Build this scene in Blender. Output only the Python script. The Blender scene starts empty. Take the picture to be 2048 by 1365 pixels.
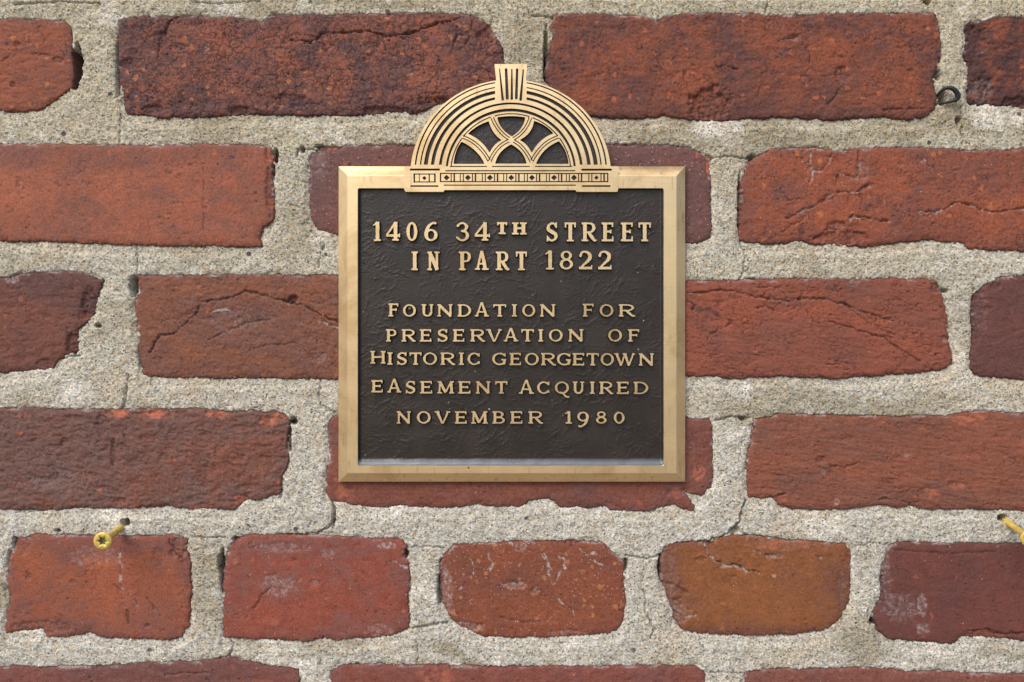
import bpy, bmesh, math, random
import numpy as np
from math import radians, pi, sin, cos

# ------------------------------------------------------------------ camera, sky, sun
S = 0.00027            # metres on the wall for one pixel of the 2048-wide photograph
D = 0.42               # camera to wall
CX, CY = 1024.0, 682.5
scene = bpy.context.scene
COL = scene.collection

cam_d = bpy.data.cameras.new('camera')
cam = bpy.data.objects.new('camera', cam_d)
COL.objects.link(cam)
cam.location = (0, -D, 0)
cam.rotation_euler = (radians(90), 0, 0)
cam_d.sensor_width = 36
cam_d.lens = 36 * D / (2048 * S)
cam_d.clip_start = 0.01
cam_d.clip_end = 100
scene.camera = cam

SUN_EL, SUN_AZ = radians(48), radians(-36)      # azimuth measured from straight behind the camera, minus = left
world = bpy.data.worlds.new('World')
scene.world = world
world.use_nodes = True
wn = world.node_tree
bg = wn.nodes['Background']
sky = wn.nodes.new('ShaderNodeTexSky')
sky.sky_type = 'NISHITA'
sky.sun_disc = False
sky.sun_elevation = SUN_EL
sky.sun_rotation = pi - SUN_AZ
sky.air_density = 1.0
sky.dust_density = 3.0
sky.ozone_density = 0.6
wn.links.new(sky.outputs[0], bg.inputs[0])
bg.inputs[1].default_value = 0.12

sun_d = bpy.data.lights.new('sun', 'SUN')
sun_d.energy = 1.6
sun_d.angle = radians(34)
sun_d.color = (1.0, 0.96, 0.90)
sun = bpy.data.objects.new('sun', sun_d)
COL.objects.link(sun)
# direction towards the sun: up, left and behind the camera (-Y)
from mathutils import Vector
sdir = Vector((sin(SUN_AZ) * cos(SUN_EL), -cos(SUN_AZ) * cos(SUN_EL), sin(SUN_EL)))
sun.rotation_euler = sdir.to_track_quat('Z', 'Y').to_euler()
sun.location = sdir * 3

scene.view_settings.view_transform = 'Standard'
scene.view_settings.look = 'None'
scene.view_settings.exposure = 0.54
scene.view_settings.gamma = 1

# ------------------------------------------------------------------ helpers
def P(x, y, h=0.0):
    """point that stands h mm in front of the wall plane and is seen at pixel x, y"""
    f = (D - h * 0.001) / D
    return ((x - CX) * S * f, -h * 0.001, -(y - CY) * S * f)

def Parr(X, Y, H):
    f = (D - H * 0.001) / D
    return np.stack([(X - CX) * S * f, -H * 0.001, -(Y - CY) * S * f], -1).reshape(-1, 3)

def link(ob, parent=None):
    COL.objects.link(ob)
    if parent is not None:
        ob.parent = parent
    return ob

def empty(name, loc, label, cat, group=None):
    o = bpy.data.objects.new(name, None)
    o.empty_display_size = 0.02
    o.location = loc
    o['label'] = label
    o['category'] = cat
    if group:
        o['group'] = group
    COL.objects.link(o)
    return o

def mesh_np(name, co, faces, mats, parent=None, smooth=True, fmat=None, attrs=None, origin=None):
    """faces: (n,4) or (n,3) int array"""
    me = bpy.data.meshes.new(name)
    co = np.asarray(co, dtype=np.float64)
    if origin is not None:
        co = co - np.asarray(origin)
    n, k = faces.shape
    me.vertices.add(len(co))
    me.vertices.foreach_set('co', co.astype(np.float32).ravel())
    me.loops.add(n * k)
    me.loops.foreach_set('vertex_index', faces.astype(np.int32).ravel())
    me.polygons.add(n)
    me.polygons.foreach_set('loop_start', np.arange(0, n * k, k, dtype=np.int32))
    for m in mats:
        me.materials.append(m)
    if fmat is not None:
        me.polygons.foreach_set('material_index', fmat.astype(np.int32))
    sm = np.ones(n, dtype=bool) if smooth is True else (np.zeros(n, dtype=bool) if smooth is False else smooth)
    me.polygons.foreach_set('use_smooth', sm)
    if attrs:
        for an, av in attrs.items():
            a = me.attributes.new(an, 'FLOAT', 'POINT')
            a.data.foreach_set('value', np.asarray(av, dtype=np.float32).ravel())
    me.update(calc_edges=True)
    ob = bpy.data.objects.new(name, me)
    link(ob, parent)
    if origin is not None:
        po = parent.location if parent is not None and parent.parent is None else None
        ob.location = Vector(origin)
    return ob

def grid_faces(ny, nx, keep=None):
    i = np.arange(ny * nx, dtype=np.int64).reshape(ny, nx)
    f = np.stack([i[:-1, :-1], i[1:, :-1], i[1:, 1:], i[:-1, 1:]], -1)
    if keep is not None:
        f = f[keep]
    return f.reshape(-1, 4)

def compact(co, faces, *arrs):
    used = np.zeros(len(co), dtype=bool)
    used[faces.ravel()] = True
    remap = np.cumsum(used) - 1
    return (co[used], remap[faces]) + tuple(a.ravel()[used] for a in arrs)

_rng = np.random.RandomState(7)
_perm = np.concatenate([_rng.permutation(1024)] * 3)
_ang = _rng.rand(1024) * 2 * pi
_gx, _gy = np.cos(_ang), np.sin(_ang)

def noise(x, y, seed=0):
    x = x + seed * 17.37
    y = y + seed * 9.71
    xi = np.floor(x).astype(np.int64); yi = np.floor(y).astype(np.int64)
    xf = x - xi; yf = y - yi
    xi &= 1023; yi &= 1023
    u = xf * xf * xf * (xf * (xf * 6 - 15) + 10)
    v = yf * yf * yf * (yf * (yf * 6 - 15) + 10)
    def g(ix, iy, fx, fy):
        hh = _perm[_perm[ix & 1023] + (iy & 1023)]
        return _gx[hh] * fx + _gy[hh] * fy
    a = g(xi, yi, xf, yf); b = g(xi + 1, yi, xf - 1, yf)
    c = g(xi, yi + 1, xf, yf - 1); d = g(xi + 1, yi + 1, xf - 1, yf - 1)
    return ((a + (b - a) * u) + ((c + (d - c) * u) - (a + (b - a) * u)) * v) * 1.5

def fbm(x, y, seed=0, octv=4, gain=0.5, lac=2.03):
    s = np.zeros_like(x); a = 1.0; t = 0
    for o in range(octv):
        s = s + a * noise(x, y, seed + o * 3.1)
        t += a; a *= gain; x = x * lac; y = y * lac
    return s / t

def sstep(a, b, x):
    t = np.clip((x - a) / (b - a), 0, 1)
    return t * t * (3 - 2 * t)

def worley(X, Y, seed=0):
    xi = np.floor(X).astype(np.int64); yi = np.floor(Y).astype(np.int64)
    f1 = np.full(X.shape, 9.0); f2 = np.full(X.shape, 9.0); idc = np.zeros(X.shape)
    for oy in (-1, 0, 1):
        for ox in (-1, 0, 1):
            a = _perm[(_perm[(xi + ox + seed * 13) & 1023] + yi + oy) & 1023]
            b = _perm[a + 57]
            px = xi + ox + a / 1024.0; py = yi + oy + b / 1024.0
            d = np.hypot(X - px, Y - py)
            cl = d < f1
            f2 = np.where(cl, f1, np.minimum(f2, d))
            idc = np.where(cl, _perm[b + 11] / 1024.0, idc)
            f1 = np.where(cl, d, f1)
    return f1, f2, idc

def poly_sdf(X, Y, pts):
    """signed distance, positive inside"""
    pts = np.asarray(pts, dtype=float)
    d2 = np.full(X.shape, 1e18)
    inside = np.zeros(X.shape, dtype=bool)
    n = len(pts)
    for i in range(n):
        x0, y0 = pts[i]; x1, y1 = pts[(i + 1) % n]
        ex, ey = x1 - x0, y1 - y0
        L = ex * ex + ey * ey + 1e-12
        wx, wy = X - x0, Y - y0
        t = np.clip((wx * ex + wy * ey) / L, 0, 1)
        dx, dy = wx - t * ex, wy - t * ey
        d2 = np.minimum(d2, dx * dx + dy * dy)
        c = ((y0 <= Y) & (y1 > Y)) | ((y1 <= Y) & (y0 > Y))
        if abs(ey) > 1e-9:
            xc = x0 + (Y - y0) * ex / ey
            inside ^= c & (X < xc)
    d = np.sqrt(d2)
    return np.where(inside, d, -d)

def line_dist(X, Y, pts):
    d2 = np.full(X.shape, 1e18)
    for (x0, y0), (x1, y1) in zip(pts[:-1], pts[1:]):
        ex, ey = x1 - x0, y1 - y0
        L = ex * ex + ey * ey + 1e-12
        wx, wy = X - x0, Y - y0
        t = np.clip((wx * ex + wy * ey) / L, 0, 1)
        dx, dy = wx - t * ex, wy - t * ey
        d2 = np.minimum(d2, dx * dx + dy * dy)
    return np.sqrt(d2)

def lin(c):
    out = []
    for v in c:
        v = v / 255.0
        out.append(v / 12.92 if v <= 0.04045 else ((v + 0.055) / 1.055) ** 2.4)
    return tuple(out) + (1.0,)

# ------------------------------------------------------------------ materials
class NT:
    def __init__(self, name):
        self.m = bpy.data.materials.new(name)
        self.m.use_nodes = True
        self.t = self.m.node_tree
        self.b = self.t.nodes['Principled BSDF']
        self.tc = self.t.nodes.new('ShaderNodeTexCoord')
        self.geo = self.t.nodes.new('ShaderNodeNewGeometry')
    def new(self, ty, **kw):
        n = self.t.nodes.new(ty)
        for k, v in kw.items():
            setattr(n, k, v)
        return n
    def lk(self, a, b):
        self.t.links.new(a, b)
    def pos(self, scale=(1, 1, 1), rot=(0, 0, 0)):
        m = self.new('ShaderNodeMapping')
        m.inputs['Scale'].default_value = scale
        m.inputs['Rotation'].default_value = rot
        self.lk(self.geo.outputs['Position'], m.inputs['Vector'])
        return m.outputs[0]
    def noise(self, scale, detail=4, rough=0.55, vec=None, dist=0.0):
        n = self.new('ShaderNodeTexNoise')
        n.inputs['Scale'].default_value = scale
        n.inputs['Detail'].default_value = detail
        n.inputs['Roughness'].default_value = rough
        n.inputs['Distortion'].default_value = dist
        self.lk(vec if vec is not None else self.geo.outputs['Position'], n.inputs['Vector'])
        return n.outputs['Fac']
    def voro(self, scale, feature='F1', out='Distance', vec=None, rand=1.0):
        n = self.new('ShaderNodeTexVoronoi', feature=feature)
        n.inputs['Scale'].default_value = scale
        n.inputs['Randomness'].default_value = rand
        self.lk(vec if vec is not None else self.geo.outputs['Position'], n.inputs['Vector'])
        return n.outputs[out]
    def ramp(self, fac, stops):
        r = self.new('ShaderNodeValToRGB')
        e = r.color_ramp.elements
        while len(e) < len(stops):
            e.new(0.5)
        for el, (p, c) in zip(e, stops):
            el.position = p
            el.color = c if len(c) == 4 else (c[0], c[1], c[2], 1)
        self.lk(fac, r.inputs[0])
        return r.outputs[0]
    def rng(self, fac, a, b, c=0.0, d=1.0):
        r = self.new('ShaderNodeMapRange')
        r.interpolation_type = 'SMOOTHSTEP'
        r.inputs['From Min'].default_value = a
        r.inputs['From Max'].default_value = b
        r.inputs['To Min'].default_value = c
        r.inputs['To Max'].default_value = d
        self.lk(fac, r.inputs['Value'])
        return r.outputs[0]
    def mix(self, fac, a, b, mode='MIX'):
        m = self.new('ShaderNodeMix', data_type='RGBA', blend_type=mode)
        for s, v in ((m.inputs[0], fac), (m.inputs[6], a), (m.inputs[7], b)):
            if isinstance(v, (int, float)):
                s.default_value = v
            elif isinstance(v, tuple):
                s.default_value = v
            else:
                self.lk(v, s)
        return m.outputs[2]
    def math(self, op, a, b=None, clamp=False):
        m = self.new('ShaderNodeMath', operation=op)
        m.use_clamp = clamp
        for s, v in ((m.inputs[0], a), (m.inputs[1], b)):
            if v is None:
                continue
            if isinstance(v, (int, float)):
                s.default_value = v
            else:
                self.lk(v, s)
        return m.outputs[0]
    def attr(self, name):
        a = self.new('ShaderNodeAttribute')
        a.attribute_name = name
        return a.outputs['Fac']
    def bump(self, h, dist, strength=1.0, prev=None):
        b = self.new('ShaderNodeBump')
        b.inputs['Distance'].default_value = dist
        b.inputs['Strength'].default_value = strength
        self.lk(h, b.inputs['Height'])
        if prev is not None:
            self.lk(prev, b.inputs['Normal'])
        return b.outputs[0]

def brick_material(name, c_main, c_alt, c_speck, alt=0.5, speck=0.3, fleck=0.1, crackle=0.4, seed=0, rough=0.85, grain=1.0, stretch=(1, 1, 1), craze=0.1):
    rough = 0.8
    dull = lambda c: tuple((v * 0.86 + w * 0.14) * k for v, w, k in zip(c, (122, 96, 80), (0.93, 0.93, 0.90)))
    c_main, c_alt, c_speck = dull(c_main), dull(c_alt), c_speck
    n = NT(name)
    base = n.new('ShaderNodeVectorMath', operation='ADD')
    n.lk(n.geo.outputs['Position'], base.inputs[0])
    base.inputs[1].default_value = (seed * 1.37, seed * 0.71, seed * 2.13)
    mp = n.new('ShaderNodeMapping')
    mp.inputs['Scale'].default_value = stretch
    n.lk(base.outputs[0], mp.inputs['Vector'])
    v = mp.outputs[0]
    big = n.noise(38, 6, 0.62, v, 0.4)
    mid = n.noise(190, 6, 0.66, v, 0.3)
    fine = n.noise(1300, 5, 0.75, v)
    sp = n.noise(330, 4, 0.7, v, 0.6)
    # large patches, broken up by mid noise
    s1 = n.math('ADD', big, n.math('MULTIPLY', n.math('SUBTRACT', mid, 0.5), 0.75))
    f1 = n.rng(s1, 0.54 - 0.28 * alt, 0.86 - 0.28 * alt)
    col = n.mix(f1, lin(c_main), lin(c_alt))
    col = n.mix(n.math('MULTIPLY', n.attr('tint'), n.rng(mid, 0.30, 0.60), True), col, lin(c_alt))
    edge = n.attr('edge')
    f2 = n.math('MULTIPLY', edge, n.rng(mid, 0.30, 0.62), True)
    col = n.mix(n.math('MULTIPLY', f2, 0.75), col, lin(c_alt))
    # variation of tone
    col = n.mix(1.0, col, n.ramp(mid, [(0.30, (0.76, 0.77, 0.80)), (0.5, (1, 1, 1)), (0.70, (1.20, 1.16, 1.10))]), 'MULTIPLY')
    col = n.mix(1.0, col, n.ramp(fine, [(0.34, (0.62, 0.60, 0.61)), (0.5, (0.99, 0.99, 0.99)), (0.67, (1.34, 1.32, 1.30))]), 'MULTIPLY')
    # lighter clay specks
    f3 = n.math('MULTIPLY', n.rng(sp, 0.76 - 0.24 * speck, 0.86 - 0.24 * speck), 0.7)
    col = n.mix(f3, col, lin(c_speck))
    # dark iron specks and small pits
    dk = n.noise(520, 3, 0.6, v, 0.8)
    f4 = n.math('MULTIPLY', n.rng(dk, 0.40, 0.30), 0.45 + 0.3 * crackle)
    col = n.mix(f4, col, lin((62, 44, 46)))
    # crazing: fine dark lines between the clay lumps
    dn = n.new('ShaderNodeTexNoise'); dn.inputs['Scale'].default_value = 260; dn.inputs['Detail'].default_value = 3
    n.lk(v, dn.inputs['Vector'])
    dv = n.new('ShaderNodeVectorMath', operation='MULTIPLY_ADD')
    n.lk(dn.outputs['Color'], dv.inputs[0]); dv.inputs[1].default_value = (0.0055, 0.0055, 0.0055); n.lk(v, dv.inputs[2])
    z1 = n.rng(n.voro(175, 'DISTANCE_TO_EDGE', 'Distance', dv.outputs[0]), 0.075, 0.015)
    z2 = n.rng(n.voro(380, 'DISTANCE_TO_EDGE', 'Distance', dv.outputs[0]), 0.11, 0.03)
    za = n.math('MULTIPLY', z1, n.rng(n.noise(75, 3, 0.5, v), 0.66 - 0.28 * craze, 0.76 - 0.28 * craze))
    zb = n.math('MULTIPLY', z2, n.rng(n.noise(110, 3, 0.5, v), 0.70 - 0.26 * craze, 0.80 - 0.26 * craze))
    zz = n.math('MAXIMUM', za, n.math('MULTIPLY', zb, 0.75))
    col = n.mix(n.math('MULTIPLY', zz, 0.5 + 0.3 * craze), col, lin((58, 42, 46)))
    # lumps of paler clay
    lv = n.new('ShaderNodeTexVoronoi'); lv.inputs['Scale'].default_value = 230
    n.lk(dv.outputs[0], lv.inputs['Vector'])
    ls = n.new('ShaderNodeSeparateColor'); n.lk(lv.outputs['Color'], ls.inputs[0])
    lf0 = n.math('MULTIPLY', n.rng(lv.outputs['Distance'], 0.38, 0.22), n.rng(ls.outputs[0], 1.0 - 0.45 * speck, 1.02 - 0.45 * speck, 0, 0.6))
    col = n.mix(lf0, col, lin(c_speck))
    # pale flecks of lime
    wf = n.voro(520, 'F1', 'Distance', v)
    wsel = n.noise(140, 3, 0.6, v)
    f5 = n.math('MULTIPLY', n.rng(wf, 0.17, 0.08), n.rng(wsel, 0.62 - 0.3 * fleck, 0.75 - 0.3 * fleck))
    col = n.mix(n.math('MULTIPLY', f5, 0.8), col, lin((205, 190, 180)))
    lime = n.attr('lime')
    lf = n.math('MULTIPLY', lime, n.rng(fine, 0.36, 0.56), True)
    col = n.mix(lf, col, lin((190, 184, 182)))
    fr = n.attr('fresh')
    col = n.mix(n.math('MULTIPLY', fr, n.rng(mid, 0.38, 0.62), True), col, lin((178, 102, 76)))
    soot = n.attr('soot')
    col = n.mix(n.math('MULTIPLY', soot, 0.85), col, lin((56, 42, 44)))  # painted shade of hollows and crevices, plus dark marks
    n.lk(col, n.b.inputs['Base Color'])
    n.b.inputs['Roughness'].default_value = rough
    n.b.inputs['Specular IOR Level'].default_value = 0.35
    b1 = n.bump(mid, 0.00035 * grain, 0.5)
    b2 = n.bump(fine, 0.00022 * grain, 0.8, b1)
    ck = zz
    b3 = n.bump(n.math('SUBTRACT', 1.0, ck), 0.0003, 0.6, b2)
    n.lk(b3, n.b.inputs['Normal'])
    return n.m

def mortar_material():
    n = NT('lime_mortar')
    pz = n.new('ShaderNodeSeparateXYZ')
    n.lk(n.geo.outputs['Position'], pz.inputs[0])
    big = n.noise(22, 5, 0.6, None, 0.5)
    mid = n.noise(150, 5, 0.6)
    # warm, yellower stain towards the upper courses, greyer below
    warm = n.rng(n.math('ADD', n.math('MULTIPLY', pz.outputs[2], 1.8), n.math('SUBTRACT', big, 0.5)), -0.25, 0.35)
    col = n.mix(warm, lin((187, 186, 178)), lin((176, 171, 152)))
    col = n.mix(n.rng(big, 0.5, 0.68), col, lin((184, 177, 162)))
    col = n.mix(1.0, col, n.ramp(mid, [(0.25, (0.80, 0.79, 0.77)), (0.5, (1, 1, 1)), (0.75, (1.1, 1.1, 1.1))]), 'MULTIPLY')
    smear = n.noise(16, 5, 0.55, n.pos((0.6, 1, 1.5)), 0.8)
    sm = n.rng(smear, 0.53, 0.63)
    col = n.mix(n.math('MULTIPLY', sm, 0.7), col, lin((146, 139, 120)))
    lt = n.rng(n.noise(24, 5, 0.6, n.pos((1, 1, 1), (0, 0, 1))), 0.56, 0.68)
    col = n.mix(n.math('MULTIPLY', lt, 0.65), col, lin((222, 221, 214)))
    # sand grains: every cell its own tone
    g1 = n.voro(1250, 'F1', 'Color')
    s1 = n.new('ShaderNodeSeparateColor'); n.lk(g1, s1.inputs[0])
    col = n.mix(1.0, col, n.ramp(s1.outputs[0], [(0.0, (0.46, 0.44, 0.41)), (0.14, (0.74, 0.73, 0.70)), (0.5, (1.0, 0.99, 0.97)), (1.0, (1.24, 1.24, 1.23))]), 'MULTIPLY')
    col = n.mix(0.8, col, n.ramp(s1.outputs[2], [(0.0, (1.10, 1.0, 0.86)), (0.5, (1, 1, 1)), (0.8, (0.98, 1.0, 1.08)), (1.0, (1.08, 0.97, 0.93))]), 'MULTIPLY')
    g0 = n.voro(1900, 'F1', 'Color')
    s0 = n.new('ShaderNodeSeparateColor'); n.lk(g0, s0.inputs[0])
    col = n.mix(1.0, col, n.ramp(s0.outputs[0], [(0.0, (0.70, 0.70, 0.70)), (0.3, (0.95, 0.95, 0.95)), (1.0, (1.14, 1.14, 1.14))]), 'MULTIPLY')
    col = n.mix(n.rng(s1.outputs[1], 0.90, 0.93, 0, 0.5), col, lin((196, 158, 104)))
    # scattered dark and tan grit
    g2 = n.new('ShaderNodeTexVoronoi'); g2.inputs['Scale'].default_value = 620
    n.lk(n.geo.outputs['Position'], g2.inputs['Vector'])
    s2 = n.new('ShaderNodeSeparateColor'); n.lk(g2.outputs['Color'], s2.inputs[0])
    core = n.rng(g2.outputs['Distance'], 0.34, 0.22)
    col = n.mix(n.math('MULTIPLY', core, n.rng(s2.outputs[0], 0.80, 0.83, 0, 0.9)), col, lin((66, 60, 58)))
    col = n.mix(n.math('MULTIPLY', core, n.rng(s2.outputs[1], 0.87, 0.90, 0, 0.8)), col, lin((178, 138, 92)))
    g3 = n.new('ShaderNodeTexVoronoi'); g3.inputs['Scale'].default_value = 120
    n.lk(n.geo.outputs['Position'], g3.inputs['Vector'])
    s3 = n.new('ShaderNodeSeparateColor'); n.lk(g3.outputs['Color'], s3.inputs[0])
    core3 = n.rng(g3.outputs['Distance'], 0.20, 0.15)
    col = n.mix(n.math('MULTIPLY', core3, n.rng(s3.outputs[0], 0.86, 0.88, 0, 0.9)), col, n.ramp(s3.outputs[1], [(0.0, lin((60, 62, 66))), (0.45, lin((110, 80, 66))), (0.6, lin((196, 160, 96))), (1.0, lin((150, 146, 140)))]))
    # lime bloom along the brick edges, algae in the crevices
    bl = n.math('MULTIPLY', n.attr('bloom'), n.rng(n.noise(260, 4, 0.6), 0.42, 0.6), True)
    col = n.mix(n.math('MULTIPLY', bl, 0.8, True), col, lin((236, 234, 228)))
    al = n.math('MULTIPLY', n.attr('algae'), n.rng(n.noise(90, 4, 0.6), 0.52, 0.66), True)
    col = n.mix(n.math('MULTIPLY', al, 0.55), col, lin((120, 122, 84)))
    so = n.attr('soot')
    col = n.mix(n.math('MULTIPLY', so, 0.9), col, lin((50, 46, 42)))  # shade inside holes and cracks painted into the mortar colour
    n.lk(col, n.b.inputs['Base Color'])
    n.b.inputs['Roughness'].default_value = 0.95
    n.b.inputs['Specular IOR Level'].default_value = 0.2
    b1 = n.bump(mid, 0.0012, 0.7)
    b2 = n.bump(n.voro(1250, 'F1', 'Distance'), 0.0003, 0.8, b1)
    b3 = n.bump(n.noise(600, 5, 0.7), 0.0006, 0.8, b2)
    n.lk(b3, n.b.inputs['Normal'])
    return n.m

def bronze_material():
    n = NT('brushed_bronze')
    v = n.pos((6, 60, 60))
    br = n.noise(60, 4, 0.6, n.pos((1.2, 40, 40)))
    tarn = n.noise(30, 5, 0.65, None, 0.5)
    spot = n.voro(150, 'F1', 'Distance')
    sel = n.noise(60, 2, 0.5)
    col = n.mix(n.rng(tarn, 0.45, 0.7), lin((238, 209, 162)), lin((210, 177, 128)))
    drip = n.noise(30, 4, 0.6, n.pos((14, 14, 2.2)))
    col = n.mix(n.rng(drip, 0.56, 0.72, 0, 0.45), col, lin((176, 142, 92)))
    col = n.mix(1.0, col, n.ramp(br, [(0.3, (0.93, 0.93, 0.92)), (0.5, (1, 1, 1)), (0.7, (1.06, 1.06, 1.06))]), 'MULTIPLY')
    col = n.mix(n.math('MULTIPLY', n.rng(spot, 0.10, 0.05), n.rng(sel, 0.6, 0.66)), col, lin((110, 84, 52)))
    n.lk(col, n.b.inputs['Base Color'])
    n.b.inputs['Metallic'].default_value = 0.95
    n.lk(n.rng(n.noise(80, 4, 0.6), 0.3, 0.7, 0.38, 0.48), n.b.inputs['Roughness'])
    n.b.inputs['Anisotropic'].default_value = 0.3
    n.lk(n.bump(br, 0.00004, 0.6), n.b.inputs['Normal'])
    return n.m

def patina_material():
    n = NT('dark_brown_lacquer')
    mot = n.noise(70, 5, 0.6)
    col = n.mix(n.rng(mot, 0.35, 0.65), lin((38, 31, 26)), lin((46, 38, 32)))
    dust = n.voro(260, 'F1', 'Distance')
    dsel = n.noise(90, 3, 0.6)
    col = n.mix(n.math('MULTIPLY', n.rng(dust, 0.13, 0.06), n.rng(dsel, 0.58, 0.66)), col, lin((190, 182, 164)))
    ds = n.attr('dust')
    col = n.mix(n.math('MULTIPLY', ds, n.rng(n.noise(220, 5, 0.7), 0.2, 0.5, 0.55, 0.95)), col, lin((98, 106, 112)))  # sky sheen on the ledge, painted in as blue-grey
    n.lk(col, n.b.inputs['Base Color'])
    n.lk(n.rng(n.noise(40, 4, 0.6), 0.3, 0.7, 0.30, 0.42), n.b.inputs['Roughness'])
    n.b.inputs['Specular IOR Level'].default_value = 0.5
    n.lk(n.bump(n.noise(1100, 4, 0.6), 0.0002, 0.7), n.b.inputs['Normal'])
    return n.m

def plain(name, c, rough=0.5, metal=0.0, bump=0.0, bscale=900):
    n = NT(name)
    f = n.noise(bscale, 4, 0.6)
    col = n.mix(1.0, lin(c), n.ramp(f, [(0.3, (0.8, 0.8, 0.8)), (0.7, (1.15, 1.15, 1.15))]), 'MULTIPLY')
    n.lk(col, n.b.inputs['Base Color'])
    n.b.inputs['Roughness'].default_value = rough
    n.b.inputs['Metallic'].default_value = metal
    if bump:
        n.lk(n.bump(f, bump, 0.8), n.b.inputs['Normal'])
    return n.m

M_MORTAR = mortar_material()
M_BRONZE = bronze_material()
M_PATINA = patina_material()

# ------------------------------------------------------------------ the wall: brick outlines (pixels of the photograph)
R = 2330; L = -280
BR = {}
BR['A1'] = [(-280,44),(-120,38),(0,40),(43,38),(100,41),(133,46),(143,57),(145,96),(149,133),(150,156),(146,176),(120,196),(86,221),(40,226),(0,223),(-280,226)]
BR['A2'] = [(239,41),(299,33),(309,38),(319,35),(359,33),(432,36),(472,35),(498,41),(525,43),(548,31),(680,31),(837,26),(942,30),(977,49),(999,84),(1009,105),(1008,130),(1012,170),(1000,225),(930,232),(893,205),(858,219),(830,228),(781,225),(760,230),(680,233),(591,233),(498,229),(465,233),(399,238),(316,236),(286,233),(256,229),(247,213),(247,186),(239,166),(238,100)]
BR['A3'] = [(1108,33),(1101,53),(1106,70),(1101,95),(1094,120),(1090,148),(1097,169),(1110,215),(1150,232),(1189,236),(1273,239),(1328,234),(1398,243),(1444,243),(1497,239),(1553,236),(1630,241),(1680,239),(1767,237),(1817,241),(1855,234),(1873,214),(1875,197),(1866,158),(1873,141),(1882,116),(1882,70),(1876,39),(1869,28),(1715,28),(1557,33),(1525,30),(1433,28),(1339,33),(1312,44),(1290,35),(1245,32),(1122,28)]
BR['A4'] = [(R,38),(2048,35),(1996,35),(1943,46),(1931,56),(1933,88),(1926,112),(1936,127),(1936,197),(1940,211),(2007,211),(2048,220),(R,224)]
BR['B1'] = [(-220,290),(0,289),(113,289),(233,291),(332,292),(399,289),(521,291),(545,299),(548,319),(545,343),(548,376),(549,426),(545,446),(528,459),(521,476),(525,496),(465,494),(332,493),(233,491),(133,486),(0,484),(-222,486)]
BR['B2'] = [(641,296),(621,312),(619,366),(621,433),(634,459),(674,473),(700,490),(900,494),(1200,492),(1374,489),(1398,487),(1421,477),(1425,463),(1423,350),(1421,318),(1402,306),(1370,292),(1328,290),(1220,288),(823,290),(689,292)]
BR['B3'] = [(1497,326),(1490,350),(1483,364),(1479,421),(1479,480),(1493,487),(1546,491),(1606,482),(1630,491),(1673,491),(1732,496),(1803,486),(1855,480),(1898,487),(1929,487),(1940,498),(1978,503),(2048,503),(2270,500),(2272,300),(2048,298),(1961,303),(1891,299),(1820,296),(1715,299),(1680,305),(1630,296),(1546,298),(1518,312)]
BR['C1'] = [(-280,552),(0,556),(47,547),(146,542),(166,544),(186,556),(210,562),(203,572),(196,605),(189,632),(159,660),(156,703),(133,713),(116,723),(111,739),(66,741),(20,746),(0,748),(-280,750)]
BR['C2'] = [(277,551),(399,551),(674,551),(1052,556),(1055,758),(674,761),(631,759),(498,758),(306,756),(286,749),(282,726),(277,693),(281,673),(276,660),(272,632),(269,605),(279,582)]
BR['C3'] = [(1110,562),(1374,563),(1504,561),(1644,558),(1855,559),(1876,566),(1883,579),(1887,596),(1894,631),(1898,681),(1905,709),(1905,730),(1891,740),(1838,747),(1680,758),(1553,754),(1521,756),(1458,758),(1423,754),(1374,754),(1112,755)]
BR['C4'] = [(R,556),(2048,552),(2003,554),(1971,572),(1950,586),(1945,610),(1947,663),(1942,705),(1942,740),(1954,754),(2048,761),(R,760)]
BR['D1'] = [(-220,816),(0,817),(100,817),(186,820),(246,820),(325,818),(399,818),(455,825),(491,822),(531,823),(561,825),(578,835),(581,850),(575,876),(578,900),(576,933),(565,953),(563,986),(545,993),(518,1003),(498,999),(485,1009),(468,1022),(428,1019),(382,1019),(332,1014),(286,1018),(233,1018),(159,1019),(86,1023),(0,1018),(-222,1020)]
BR['D2'] = [(674,830),(659,840),(656,866),(661,916),(654,943),(653,986),(663,1003),(689,1006),(710,1013),(774,1017),(802,1013),(837,1017),(921,1017),(942,1012),(956,1008),(974,1015),(1013,1017),(1041,1015),(1055,1008),(1062,1003),(1097,999),(1115,1008),(1122,1017),(1181,1017),(1210,1015),(1224,1022),(1294,1024),(1326,1017),(1349,1011),(1363,1021),(1391,1025),(1388,1011),(1377,993),(1368,982),(1381,990),(1398,995),(1411,993),(1416,983),(1426,976),(1428,905),(1426,870),(1421,839),(1370,837),(1000,833)]
BR['D3'] = [(1507,839),(1546,833),(1557,828),(1644,830),(1785,833),(1891,832),(1926,826),(1961,823),(2014,826),(2048,828),(2290,826),(2290,1022),(2048,1025),(1996,1021),(1961,1021),(1940,1018),(1891,1020),(1855,1020),(1820,1013),(1796,1018),(1760,1011),(1725,1014),(1697,1020),(1644,1023),(1616,1020),(1588,1021),(1560,1011),(1542,997),(1497,997),(1493,969),(1495,905),(1507,870)]
BR['E0'] = [(-280,1074),(-42,1072),(-40,1276),(-280,1278)]
BR['E1'] = [(37,1078),(83,1068),(133,1071),(199,1071),(299,1073),(326,1071),(345,1068),(379,1081),(375,1101),(382,1125),(384,1174),(380,1251),(365,1274),(339,1281),(299,1279),(242,1279),(199,1276),(183,1266),(159,1272),(133,1276),(93,1274),(86,1262),(60,1262),(13,1267),(13,1224),(20,1211),(23,1191),(15,1171),(17,1141),(20,1115),(27,1095)]
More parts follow.
